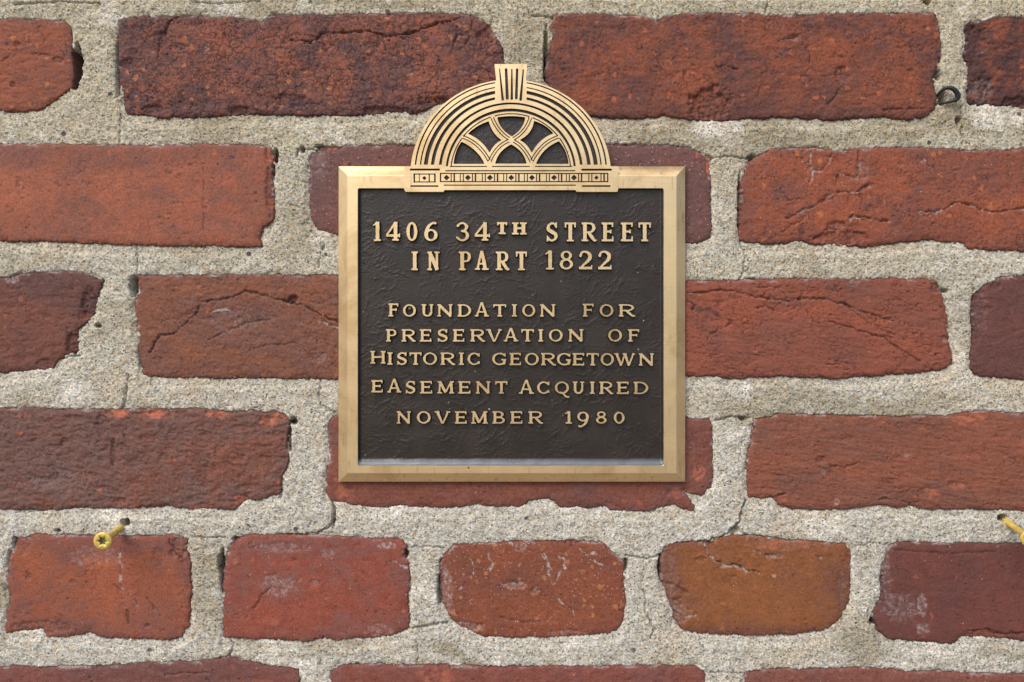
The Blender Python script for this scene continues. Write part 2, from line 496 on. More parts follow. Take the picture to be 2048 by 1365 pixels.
BR['E2'] = [(482,1075),(505,1070),(640,1071),(760,1078),(798,1078),(814,1091),(809,1108),(819,1126),(821,1161),(818,1196),(821,1256),(798,1268),(745,1277),(675,1282),(648,1277),(615,1284),(532,1281),(449,1277),(447,1241),(449,1191),(445,1174),(452,1125),(462,1088)]
BR['E3'] = [(907,1091),(1006,1084),(1062,1082),(1132,1082),(1203,1085),(1220,1098),(1238,1115),(1250,1126),(1248,1161),(1254,1203),(1247,1242),(1234,1263),(1203,1270),(1167,1272),(1097,1277),(1027,1277),(967,1275),(932,1259),(914,1252),(897,1231),(883,1203),(883,1168),(881,1126),(890,1108)]
BR['E4'] = [(1328,1095),(1349,1087),(1391,1085),(1409,1085),(1419,1087),(1462,1072),(1518,1071),(1539,1078),(1627,1083),(1694,1090),(1702,1102),(1704,1130),(1702,1183),(1697,1211),(1680,1243),(1644,1264),(1592,1271),(1504,1273),(1433,1271),(1398,1268),(1363,1261),(1349,1239),(1342,1215),(1333,1187),(1322,1165),(1320,1120)]
BR['E5'] = [(1775,1095),(1796,1085),(1926,1087),(2048,1088),(2140,1090),(2150,1270),(2048,1285),(2014,1278),(1978,1275),(1926,1275),(1905,1289),(1838,1285),(1778,1280),(1757,1264),(1746,1236),(1748,1222),(1764,1190),(1764,1141),(1773,1116)]
BR['E6'] = [(2215,1088),(R,1086),(R,1284),(2213,1282)]
BR['F1'] = [(-180,1332),(100,1334),(223,1331),(332,1324),(399,1324),(458,1314),(485,1321),(532,1331),(578,1336),(598,1341),(601,1365),(600,1530),(-180,1534)]
BR['F2'] = [(661,1344),(686,1330),(851,1330),(992,1333),(1132,1333),(1328,1331),(1391,1334),(1409,1345),(1412,1365),(1410,1534),(662,1536)]
BR['F3'] = [(1490,1345),(1546,1338),(1627,1338),(1732,1336),(1803,1341),(1961,1347),(2048,1350),(2262,1348),(2260,1538),(1492,1536)]
BR['Z1'] = [(-150,-228),(600,-230),(602,-34),(-150,-30)]
BR['Z2'] = [(668,-230),(1442,-226),(1440,-30),(670,-34)]
BR['Z3'] = [(1512,-228),(2270,-230),(2268,-34),(1510,-30)]

# style per brick: main, alternate, speck colours (what the clay is), alt share, specks, flecks, crackle, face height mm, relief mm, roughness of relief
ST = {
 'A1': dict(c=((158,84,60),(112,70,64),(188,116,74)), alt=.35, speck=.35, fleck=.05, crackle=.5, h=.9, rel=.45, cr=.5),
 'A2': dict(c=((156,86,66),(104,68,68),(178,112,72)), alt=.62, speck=.45, fleck=.12, crackle=1., h=1.1, rel=.6, cr=1.),
 'A3': dict(c=((150,78,54),(98,60,58),(180,98,62)), alt=.58, speck=.35, fleck=.1, crackle=.8, h=1.2, rel=.6, cr=.6),
 'A4': dict(c=((156,80,54),(74,46,48),(180,90,58)), alt=.75, speck=.3, fleck=.1, crackle=.8, h=.6, rel=.8, cr=.6),
 'B1': dict(c=((172,96,72),(128,80,72),(176,100,74)), alt=.45, speck=.15, fleck=.04, crackle=.25, h=1.3, rel=.22, cr=.25),
 'B2': dict(c=((124,78,74),(106,74,76),(150,88,76)), alt=.6, speck=.2, fleck=.7, crackle=.3, h=.4, rel=.35, cr=.2),
 'B3': dict(c=((162,84,58),(122,72,66),(184,110,66)), alt=.5, speck=.3, fleck=.25, crackle=.5, h=1.1, rel=.4, cr=.6),
 'C1': dict(c=((126,74,62),(94,62,62),(160,90,62)), alt=.6, speck=.15, fleck=.05, crackle=.5, h=.6, rel=.6, cr=.4),
 'C2': dict(c=((142,84,60),(118,78,72),(160,92,62)), alt=.58, speck=.15, fleck=.2, crackle=.5, h=.9, rel=.55, cr=.6),
 'C3': dict(c=((156,82,62),(124,74,66),(172,94,70)), alt=.45, speck=.12, fleck=.1, crackle=.3, h=1.2, rel=.4, cr=.9, st=(1,1,2.2)),
 'C4': dict(c=((112,66,62),(94,58,60),(140,84,74)), alt=.6, speck=.1, fleck=.08, crackle=.3, h=.7, rel=.45, cr=.3),
 'D1': dict(c=((134,80,66),(112,82,80),(178,98,66)), alt=.7, speck=.2, fleck=.2, crackle=.7, h=.9, rel=.75, cr=.1, grain=1.7),
 'D2': dict(c=((138,76,62),(118,76,74),(164,86,60)), alt=.5, speck=.15, fleck=.12, crackle=.3, h=.5, rel=.45, cr=.3),
 'D3': dict(c=((150,84,64),(122,78,68),(166,96,66)), alt=.52, speck=.15, fleck=.1, crackle=.3, h=1.0, rel=.5, cr=.6, st=(1,1,2.0)),
 'E0': dict(c=((150,78,60),(120,72,66),(164,90,66)), alt=.4, speck=.2, fleck=.1, crackle=.3, h=.5, rel=.4, cr=.3),
 'E1': dict(c=((164,88,62),(122,76,72),(176,94,62)), alt=.42, speck=.12, fleck=.25, crackle=.2, h=.8, rel=.25, cr=.15),
 'E2': dict(c=((156,76,60),(124,80,78),(176,104,70)), alt=.5, speck=.12, fleck=.3, crackle=.2, h=.9, rel=.22, cr=.15),
 'E3': dict(c=((148,78,52),(124,70,58),(180,120,76)), alt=.45, speck=.42, fleck=.75, crackle=.3, h=.6, rel=.3, cr=.2),
 'E4': dict(c=((146,86,48),(118,72,60),(170,104,60)), alt=.32, speck=.12, fleck=.12, crackle=.15, h=.6, rel=.25, cr=.1),
 'E5': dict(c=((116,62,56),(98,58,58),(146,84,74)), alt=.5, speck=.1, fleck=.2, crackle=.15, h=.9, rel=.25, cr=.2),
 'E6': dict(c=((150,78,60),(120,72,66),(164,90,66)), alt=.4, speck=.2, fleck=.1, crackle=.3, h=.5, rel=.4, cr=.3),
 'F1': dict(c=((134,74,66),(112,72,72),(150,86,70)), alt=.5, speck=.1, fleck=.2, crackle=.3, h=.8, rel=.4, cr=.3),
 'F2': dict(c=((138,72,62),(122,76,74),(160,88,66)), alt=.5, speck=.2, fleck=.2, crackle=.3, h=.8, rel=.4, cr=.2),
 'F3': dict(c=((136,76,66),(120,78,74),(156,88,70)), alt=.5, speck=.1, fleck=.2, crackle=.3, h=.8, rel=.35, cr=.2),
}
for k in ('Z1', 'Z2', 'Z3'):
    ST[k] = dict(c=((150,80,60),(116,72,66),(170,96,66)), alt=.5, speck=.2, fleck=.1, crackle=.4, h=.8, rel=.5, cr=.4)

# cracks: brick, polyline, half width px, depth mm, lime lining 0..1
CRK = [
 ('A2', [(578,80),(600,84),(625,86),(648,66),(680,68),(738,63),(770,74),(805,70),(837,63),(872,49),(921,37)], 1.6, 2.2, .15),
 ('A2', [(330,72),(336,55),(345,42),(360,34)], 2.2, 1.6, 0),
 ('A2', [(316,120),(319,95),(325,66)], 1.0, 1.0, 0),
 ('A2', [(905,100),(912,76),(935,66),(940,80),(925,94)], 1.3, 1.0, 0),
 ('A2', [(942,32),(945,60),(955,75)], 1.4, 1.0, 0),
 ('A3', [(1430,136),(1450,133),(1475,141)], 1.3, 1.0, 0),
 ('A3', [(1553,84),(1580,78),(1605,68),(1616,64)], 1.8, 1.2, .3),
 ('A3', [(1612,98),(1620,118),(1618,128)], 1.2, 1.0, 0),
 ('A3', [(1683,172),(1670,195),(1655,210)], 1.4, 1.0, 0),
 ('A3', [(1765,222),(1810,219),(1845,217)], 1.3, 1.2, 0),
 ('A1', [(-5,128),(20,115),(30,105)], .9, .7, 0), ('A1', [(60,108),(85,110),(110,112)], .9, .7, 0),
 ('B1', [(408,330),(409,400),(408,462)], .6, .35, 0),
 ('B3', [(1621,306),(1618,330),(1624,345),(1618,366)], 1.4, .9, .9), ('B3', [(1665,306),(1658,325),(1640,342),(1625,345)], 1.3, .9, .8),
 ('B3', [(1716,303),(1716,345),(1712,360),(1675,345),(1672,370)], 1.5, 1.0, .6),
 ('B3', [(1735,372),(1710,386),(1680,385),(1655,400),(1632,412)], 2.0, 1.2, .8), ('B3', [(1662,388),(1630,411),(1600,425),(1572,437)], 1.6, 1.2, .5),
 ('B3', [(1562,466),(1585,450),(1605,440)], 1.1, .8, 0),
 ('B3', [(1697,442),(1705,433),(1735,437),(1762,442),(1778,445)], 2.0, 1.5, .7),
 ('B3', [(1628,478),(1655,458),(1690,460),(1730,470)], 1.5, 1.2, .2),
 ('B3', [(1838,424),(1870,425),(1905,410),(1918,404),(1950,415),(1978,425),(2010,423),(2048,416),(2100,420)], 1.8, 1.4, .5),
 ('B3', [(1560,390),(1575,402),(1600,398)], 1.1, .8, .1),
 ('C2', [(300,705),(320,672),(345,668),(372,648),(398,622),(402,604),(440,602),(475,592),(490,583),(530,590),(560,600),(580,608),(605,609),(625,622),(650,634),(690,652)], 1.7, 1.5, .15),
 ('C2', [(555,598),(570,603),(580,606)], 1.8, 1., .95), ('C2', [(425,624),(440,620),(457,621)], 1.6, .7, .95), ('C2', [(628,638),(650,646),(680,656)], 2.2, 1., .8),
 ('C2', [(420,680),(460,660),(500,645),(540,640)], 1.2, .8, .3), ('C2', [(500,700),(540,690),(600,686)], 1.0, .7, .1),
 ('C3', [(1374,586),(1409,587),(1440,580),(1469,584),(1511,594),(1574,603),(1610,597),(1644,598),(1680,607),(1725,624),(1785,642)], 1.6, 1.4, .35),
 ('C3', [(1655,642),(1690,654),(1715,660),(1768,677),(1800,700),(1838,723)], 1.5, 1.2, 0),
 ('C3', [(1612,622),(1625,640),(1640,648)], 1.1, .9, 0), ('C3', [(1421,668),(1460,648),(1475,640)], 1.1, .8, 0),
 ('C3', [(1510,618),(1530,612),(1545,622)], 1.2, .9, 0), ('C3', [(1690,610),(1740,650),(1790,672)], 1.0, .9, 0),
 ('C3', [(1383,620),(1390,612),(1374,603)], 1.6, 1.1, .5),
 ('D2', [(1363,979),(1378,994),(1392,1003)], 2.0, 1.4, .9),
 ('D2', [(1405,972),(1411,985),(1414,994)], 1.2, .8, .9),
 ('D3', [(1536,996),(1560,990),(1572,988)], 1.8, 1.3, 0), ('D3', [(1660,932),(1690,934),(1715,928)], 1.2, .9, 0), ('D3', [(1755,1000),(1780,996),(1820,1008)], 1.4, 1.1, 0),
 ('E1', [(297,1195),(308,1212),(322,1232)], 2.2, .9, .2), ('E1', [(256,1220),(257,1246)], 2.6, .9, 0), ('E1', [(241,1095),(243,1135),(242,1165),(246,1195)], 1.5, .15, .8), ('E1', [(224,1160),(240,1181)], 1.8, .7, 0),
 ('E1', [(338,1080),(352,1105),(368,1125)], 2.2, 1.2, 0), ('E1', [(270,1198),(275,1210)], 1.2, .5, .6),
 ('E2', [(505,1217),(519,1205),(522,1190),(540,1178)], 1.3, .9, 0), ('E2', [(785,1122),(800,1128),(812,1136)], 1.8, .8, .9),
 ('E3', [(1120,1145),(1112,1160),(1104,1168)], 1.3, .5, .9), ('E3', [(1088,1106),(1095,1122),(1100,1138)], 1.1, .4, .9), ('E3', [(1165,1145),(1170,1160)], 1.2, .5, .8),
 ('E3', [(1118,1198),(1130,1210),(1142,1218)], 1.6, .7, .9), ('E3', [(1000,1170),(1020,1166),(1042,1166)], 2.2, .6, .7), ('E3', [(915,1177),(925,1172)], 1.4, .5, .9),
 ('E4', [(1409,1088),(1416,1108),(1430,1122),(1448,1130),(1469,1130),(1493,1141),(1518,1146)], 2.6, 1.6, .95),
 ('E3', [(1085,1110),(1096,1128),(1092,1140),(1100,1150)], 1.0, .3, .95), ('E3', [(1118,1112),(1130,1122),(1128,1138)], 1.0, .3, .95), ('E3', [(1160,1098),(1175,1110),(1190,1106)], 1.0, .3, .95), ('E3', [(1190,1120),(1205,1130)], 1.0, .3, .95),
 ('E3', [(975,1110),(985,1125),(980,1140)], 1.0, .3, .9), ('E3', [(940,1120),(950,1135),(945,1150)], 1.0, .3, .9), ('E3', [(1020,1085),(1035,1100),(1050,1092)], 1.2, .3, .95), ('E3', [(1142,1218),(1150,1235)], 1.0, .3, .9), ('E3', [(1000,1235),(1050,1245),(1090,1240)], 1.0, .5, .1),
 ('E4', [(1507,1100),(1530,1108),(1552,1113)], 1.4, .8, .6), ('E4', [(1631,1111),(1640,1115)], 1.6, .7, .6), ('E4', [(1322,1165),(1350,1170),(1375,1185)], 2.0, .9, .1), ('E4', [(1345,1222),(1370,1235),(1392,1228)], 1.6, .8, .6),
 ('E5', [(1935,1262),(1975,1258),(1990,1268),(2048,1266)], 1.5, 1.2, 0), ('E5', [(1790,1100),(1850,1104),(1900,1107),(1990,1103)], 1.3, .5, 0),
 ('F1', [(330,1350),(370,1345),(420,1346)], 1.3, .8, .2),
]
# dents in the bricks: brick, x, y, rx, ry, depth mm, painted shade and dark marks, lime, fresh
DENT = [
 ('A3', 1421, 209, 40, 34, 1.9, .45, 0, .35), ('A3', 1683, 152, 14, 20, 1.0, .5, .1, 0), ('A3', 1588, 77, 12, 7, .6, 0, .5, .5), ('A3', 1416, 45, 12, 9, .6, .2, 0, .2),
 ('A2', 362, 96, 10, 9, .7, .5, .1, 0), ('A2', 413, 98, 7, 5, .5, .2, .6, 0), ('A2', 975, 75, 20, 24, 1.4, .3, 0, .3), ('A2', 575, 205, 40, 16, .9, .55, 0, 0), ('A2', 480, 222, 22, 9, 1.2, .7, 0, 0), ('A2', 770, 222, 50, 8, 1.2, .6, 0, 0), ('A2', 870, 205, 36, 11, 1.3, .6, 0, 0),
 ('A2', 310, 220, 22, 9, 1.0, .6, 0, 0), ('A2', 255, 130, 14, 18, .8, .45, 0, 0),
 ('A1', 118, 122, 10, 8, .8, .5, .1, 0), ('A1', 35, 90, 6, 6, .7, .5, 0, 0), ('A1', 28, 170, 6, 6, .7, .4, 0, 0),
 ('A4', 1950, 80, 22, 30, 1.3, .45, 0, 0), ('A4', 1960, 180, 26, 28, 1.4, .5, .3, 0), ('A4', 2035, 205, 30, 12, 1.5, .6, 0, 0),
 ('B1', 545, 305, 16, 18, 1.2, .1, 0, .9), ('B1', 540, 380, 8, 50, .8, .5, 0, 0), ('B1', 41, 367, 5, 12, .5, .5, .1, 0), ('B1', 382, 333, 4, 4, .5, .6, 0, 0),
 ('B2', 1404, 312, 14, 16, .5, 0, 0, 1.), ('B2', 1416, 335, 6, 22, .4, 0, 0, 1.), ('B2', 668, 297, 14, 8, .5, 0, 0, .9), ('B2', 640, 330, 16, 30, .2, 0, .25, 0),
 ('B3', 1722, 345, 14, 26, .5, .4, .35, 0), ('B3', 1735, 373, 8, 6, .9, .4, .4, 0), ('B3', 1672, 452, 22, 9, 1.0, .2, .2, 0), ('B3', 1680, 476, 50, 14, 1.1, .2, 0, .3), ('B3', 1800, 330, 6, 5, .5, .3, .6, 0), ('B3', 1845, 322, 6, 7, .4, .1, .8, 0),
 ('C1', 180, 610, 18, 36, 1.3, .7, 0, 0), ('C1', 148, 690, 14, 26, 1.4, .6, 0, 0), ('C1', 25, 560, 16, 8, .4, 0, .8, 0), ('C1', 90, 728, 18, 10, .8, .5, 0, 0), ('C1', 170, 630, 12, 10, .5, .2, 0, .7),
 ('C2', 586, 601, 10, 9, 2.4, .7, 0, 0), ('C2', 480, 640, 70, 22, .3, 0, .12, 0), ('C2', 640, 715, 20, 10, .3, 0, .2, 0),
 ('C3', 1870, 578, 14, 10, .9, .5, 0, 0), ('C3', 1704, 566, 12, 9, .3, .3, .4, 0), ('C3', 1888, 678, 8, 8, .6, .1, .4, 0), ('C3', 1440, 605, 10, 5, .5, .3, 0, 0),
 ('C4', 1960, 620, 14, 50, .8, .25, .1, 0), ('C4', 1990, 574, 10, 8, .7, .4, 0, 0),
 ('D1', 292, 876, 12, 8, .6, 0, 0, 1.), ('D1', 232, 826, 26, 9, .6, 0, 0, .9), ('D1', 320, 828, 40, 9, .5, 0, 0, .9), ('D1', 440, 828, 26, 8, .4, 0, 0, .8), ('D1', 535, 842, 18, 10, .5, 0, 0, .9), ('D1', 560, 832, 16, 8, .5, 0, 0, .9),
 ('D1', 480, 1000, 14, 12, .5, 0, 0, .9), ('D1', 410, 1016, 30, 6, .4, 0, 0, .9), ('D1', 228, 905, 6, 30, 1.0, .3, 0, 0), ('D1', 205, 850, 14, 22, .9, .25, 0, 0), ('D1', 110, 960, 70, 20, .3, 0, .15, 0), ('D1', 128, 885, 8, 10, .7, .3, 0, 0), ('D1', 240, 1003, 14, 8, .8, .3, 0, .3),
 ('D2', 1396, 940, 14, 20, .5, 0, 0, .7), ('D2', 690, 985, 22, 18, .3, 0, 0, .5), ('D2', 1355, 985, 26, 12, .4, 0, 0, .4),
 ('D3', 1560, 995, 12, 8, .9, .1, 0, .3), ('D3', 1672, 1004, 5, 7, -.1, 0, 1., 0), ('D3', 1645, 944, 6, 4, .3, .1, .7, 0), ('D3', 1810, 908, 10, 5, .4, .2, .4, 0), ('D3', 1640, 920, 10, 7, .6, .4, 0, 0), ('D3', 1855, 985, 20, 10, .6, 0, 0, .7), ('D3', 1910, 970, 16, 8, .5, 0, 0, .7), ('D3', 1940, 835, 40, 14, .3, 0, 0, .6),
 ('E1', 45, 1085, 20, 20, .8, .35, 0, 0), ('E1', 360, 1095, 22, 22, .9, .35, .1, 0), ('E1', 90, 1255, 60, 14, .7, .25, .1, 0), ('E1', 190, 1110, 50, 22, .2, 0, .22, 0), ('E1', 296, 1251, 7, 5, .6, .5, 0, 0), ('E1', 147, 1164, 7, 4, .5, .4, 0, 0), ('E1', 56, 1152, 8, 8, .5, .4, 0, 0), ('E1', 320, 1112, 16, 20, .4, .3, 0, 0),
 ('E2', 556, 1170, 34, 22, .3, .1, .35, 0), ('E2', 630, 1165, 10, 6, .4, .3, .2, 0), ('E2', 560, 1095, 60, 10, .3, .1, .3, 0), ('E2', 545, 1245, 22, 7, -.1, 0, 0, .5), ('E2', 760, 1260, 26, 14, .2, .1, .4, 0), ('E2', 655, 1105, 14, 10, .2, .1, .3, 0), ('E2', 778, 1090, 20, 7, .3, 0, .8, 0),
 ('E3', 1042, 1094, 13, 11, -.2, 0, .35, .0), ('E3', 1030, 1170, 26, 10, .5, .1, .5, .5), ('E3', 1068, 1182, 8, 9, .6, .3, .4, 0), ('E3', 893, 1180, 12, 50, .5, .1, .6, 0), ('E3', 930, 1255, 40, 12, .6, .1, .5, 0), ('E3', 1140, 1268, 46, 9, .5, .1, .4, .8), ('E3', 1144, 1086, 8, 6, -.2, .5, 0, 0),
 ('E4', 1335, 1150, 20, 60, .5, .15, .15, 0), ('E4', 1350, 1225, 26, 30, .8, .25, .35, 0), ('E4', 1548, 1152, 4, 4, -.1, 0, 1., 0), ('E4', 1560, 1085, 70, 14, .5, .15, .1, .5), ('E4', 1400, 1118, 12, 5, .5, .4, 0, 0), ('E4', 1548, 1112, 18, 6, .5, .2, .4, 0), ('E4', 1685, 1180, 14, 40, .4, .2, .1, 0),
 ('E5', 1842, 1210, 12, 22, .1, 0, .55, 0), ('E5', 1845, 1256, 14, 12, .1, 0, .55, 0), ('E5', 1800, 1215, 40, 30, .1, 0, .28, 0), ('E5', 1772, 1160, 8, 60, .4, .2, .3, 0), ('E5', 1970, 1268, 40, 8, .6, .3, 0, .3),
 ('F2', 870, 1350, 40, 14, .2, 0, 0, .5),
]
# patches of differently fired clay: brick, x, y, rx, ry, strength
TINT = [('B1', 160, 300, 420, 42, .9), ('B1', 520, 400, 50, 110, .7), ('B1', 20, 470, 110, 40, .5), ('A2', 265, 130, 60, 130, .9), ('A2', 600, 225, 420, 30, .95), ('A2', 600, 50, 150, 22, .4), ('A2', 940, 130, 60, 80, .6),
 ('A3', 1200, 60, 110, 30, .8), ('A3', 1860, 150, 26, 100, .7), ('A3', 1500, 232, 400, 22, .9), ('A3', 1120, 130, 36, 100, .6), ('A3', 1650, 190, 160, 30, .5), ('A4', 1945, 130, 40, 110, 1.), ('A4', 2040, 200, 80, 30, .9),
 ('B3', 1960, 340, 160, 60, .75), ('B3', 1490, 420, 22, 90, .8), ('B3', 1700, 480, 120, 24, .6), ('C1', 60, 570, 160, 40, .9), ('C1', 180, 610, 40, 60, .9), ('C2', 480, 650, 140, 60, .9), ('C2', 640, 700, 120, 50, .6), ('C2', 300, 700, 30, 60, .5),
 ('C3', 1600, 690, 160, 50, .6), ('C3', 1800, 600, 120, 40, .6), ('D1', 130, 900, 220, 90, .8), ('D1', 420, 850, 170, 30, .9), ('D3', 1700, 880, 200, 40, .6), ('D3', 1800, 990, 200, 30, .5), ('E1', 200, 1090, 160, 26, .8), ('E1', 110, 1255, 110, 22, .8), ('E1', 365, 1110, 24, 50, .8), ('E1', 300, 1210, 60, 40, .35),
 ('E2', 600, 1095, 160, 24, .8), ('E2', 555, 1170, 60, 40, .7), ('E2', 770, 1240, 60, 30, .5), ('E3', 900, 1230, 50, 50, .6), ('E4', 1335, 1170, 36, 90, .9), ('E4', 1690, 1190, 30, 70, .8), ('E4', 1500, 1268, 220, 18, .9), ('E5', 1790, 1200, 50, 90, .8), ('F1', 330, 1340, 260, 30, .8), ('B2', 1400, 390, 60, 110, .7), ('B2', 650, 360, 50, 80, .6)]
# holes and gaps in the mortar: x, y, rx, ry, depth mm, painted shade
PIT = [(445,1140,5,46,4,.8), (886,1165,5,34,4,.8), (147,690,6,30,3,.5), (579,880,4,30,3,.7), (1479,400,4,60,3,.6), (1947,640,4,60,3,.5), (1092,110,5,60,4,.7), (20,1150,5,50,3,.5), (1765,1160,4,30,3,.5), (236,140,4,60,3,.5), (155,128,11,36,9,1), (150,160,8,18,6,.8), (268,573,8,22,8,1), (1876,150,8,11,5,.8), (31,1086,6,12,5,.9), (587,843,8,9,6,.9), (280,710,4,30,3,.5),
 (1916,243,5,10,4,.8), (1855,4,9,7,7,1), (252,1046,9,8,12,1), (2006,1037,9,8,12,1), (1744,1244,6,9,6,.9), (552,312,5,18,5,.9), (1092,135,6,26,4,.8), (116,1062,7,4,3,.8), (1506,318,10,8,4,.7), (1415,1088,14,4,4,.7),
 (545,340,5,14,3,.6), (286,600,3,5,3,.5), (196,652,7,5,4,.7), (1888,582,9,5,3,.6), (1320,1135,5,26,4,.6), (884,1130,5,14,4,.7), (880,1180,5,34,3,.6), (472,1078,8,5,4,.7), (441,1125,5,22,3,.6), (812,1108,6,9,4,.8), (1251,1128,5,14,4,.7), (300,1302,6,4,2,.6),
 (1470,1062,10,9,3,.3), (1442,578,6,4,1.2,.1), (1000,125,7,6,3,.6), (1500,560,14,4,2,.3), (667,1035,4,24,3,.7), (1485,838,9,4,3,.6), (1885,200,8,14,4,.8), (606,300,5,7,3,.5), (640,294,10,4,4,.7), (22,1178,6,10,4,.7)]
MCRK = [([(243,228),(241,258),(239,292)], 1.0, 1.0), ([(272,492),(276,520),(274,552)], 1.0, 1.0), ([(256,748),(254,775),(252,802),(244,818)], 1.3, 1.3), ([(640,762),(638,790),(641,812),(670,826)], 1.2, 1.2),
 ([(664,1004),(670,1020),(669,1042),(658,1054),(640,1066),(600,1070),(560,1072)], 1.8, 2.2), ([(462,1282),(466,1300),(459,1312),(440,1318)], 1.5, 1.6),
 ([(1492,1000),(1485,1015),(1480,1040),(1468,1058),(1440,1076),(1400,1084),(1350,1088)], 1.8, 2.0), ([(1480,1040),(1472,1060),(1500,1072),(1560,1077)], 1.3, 1.2), ([(1535,-20),(1534,12),(1530,30)], 1.3, 1.3),
 ([(1922,212),(1922,245),(1925,290)], 1.2, 1.3), ([(1480,484),(1490,510),(1486,545),(1478,562)], 1.5, 1.2), ([(384,1073),(420,1076),(450,1074)], 1.2, 1.2), ([(1430,842),(1460,834),(1500,835)], 1.5, 1.6), ([(1402,305),(1425,318),(1455,312),(1490,318),(1505,310)], 1.3, 1.4),
 ([(824,1258),(850,1252),(870,1250),(895,1245)], 1.4, 1.6), ([(832,1282),(838,1310),(834,1328)], 1.0, 1.0), ([(640,300),(620,300),(600,298),(592,314)], 1.4, 1.6), ([(975,60),(985,40),(978,20)], 1.1, 1.0), ([(1106,36),(1085,33),(1060,34),(1056,20)], 1.2, 1.3), ([(188,560),(182,545),(205,558)], 1.0, .8),
 ([(815,1095),(850,1093),(890,1096)], 1.1, 1.0), ([(1250,1110),(1290,1118),(1325,1108)], 1.4, 1.4), ([(1405,1345),(1440,1344),(1485,1348)], 1.0, .9), ([(1706,1095),(1740,1086),(1775,1090)], 1.0, .8), ([(112,738),(120,720),(140,712),(160,712)], 1.2, 1.2),
 ([(640,536),(640,510),(650,490)], 1.0, .9), ([(30,10),(120,4),(200,8)], 1.6, 1.2), ([(380,4),(430,8),(520,3)], 1.4, 1.0), ([(1300,1240),(1308,1260),(1302,1275)], 1.6, 1.2), ([(1286,1180),(1292,1200),(1290,1225),(1300,1240)], 1.8, 1.2)]

def warp(X, Y):
    wx = 3.4 * fbm(X / 30, Y / 30, 11, 3, 0.6) + 3.2 * np.abs(noise(X / 12, Y / 12, 12)) + 2.0 * noise(X / 4.5, Y / 4.5, 13)
    wy = 3.4 * fbm(X / 30, Y / 30, 19, 3, 0.6) + 3.2 * np.abs(noise(X / 12, Y / 12, 21)) + 2.0 * noise(X / 4.5, Y / 4.5, 23)
    return X + wx, Y + wy

wall = empty('brick_wall', (0, 0, 0), 'old red brick wall with wide pale sandy mortar joints behind the bronze plaque', 'wall')
wall['kind'] = 'thing'

def axis_coords(a, b, step, v0, v1, coarse):
    """dense between v0 and v1, coarse outside"""
    out = []
    x = a
    while x < b:
        out.append(x)
        x += step if v0 <= x <= v1 else coarse
    out.append(b)
    return np.array(out)

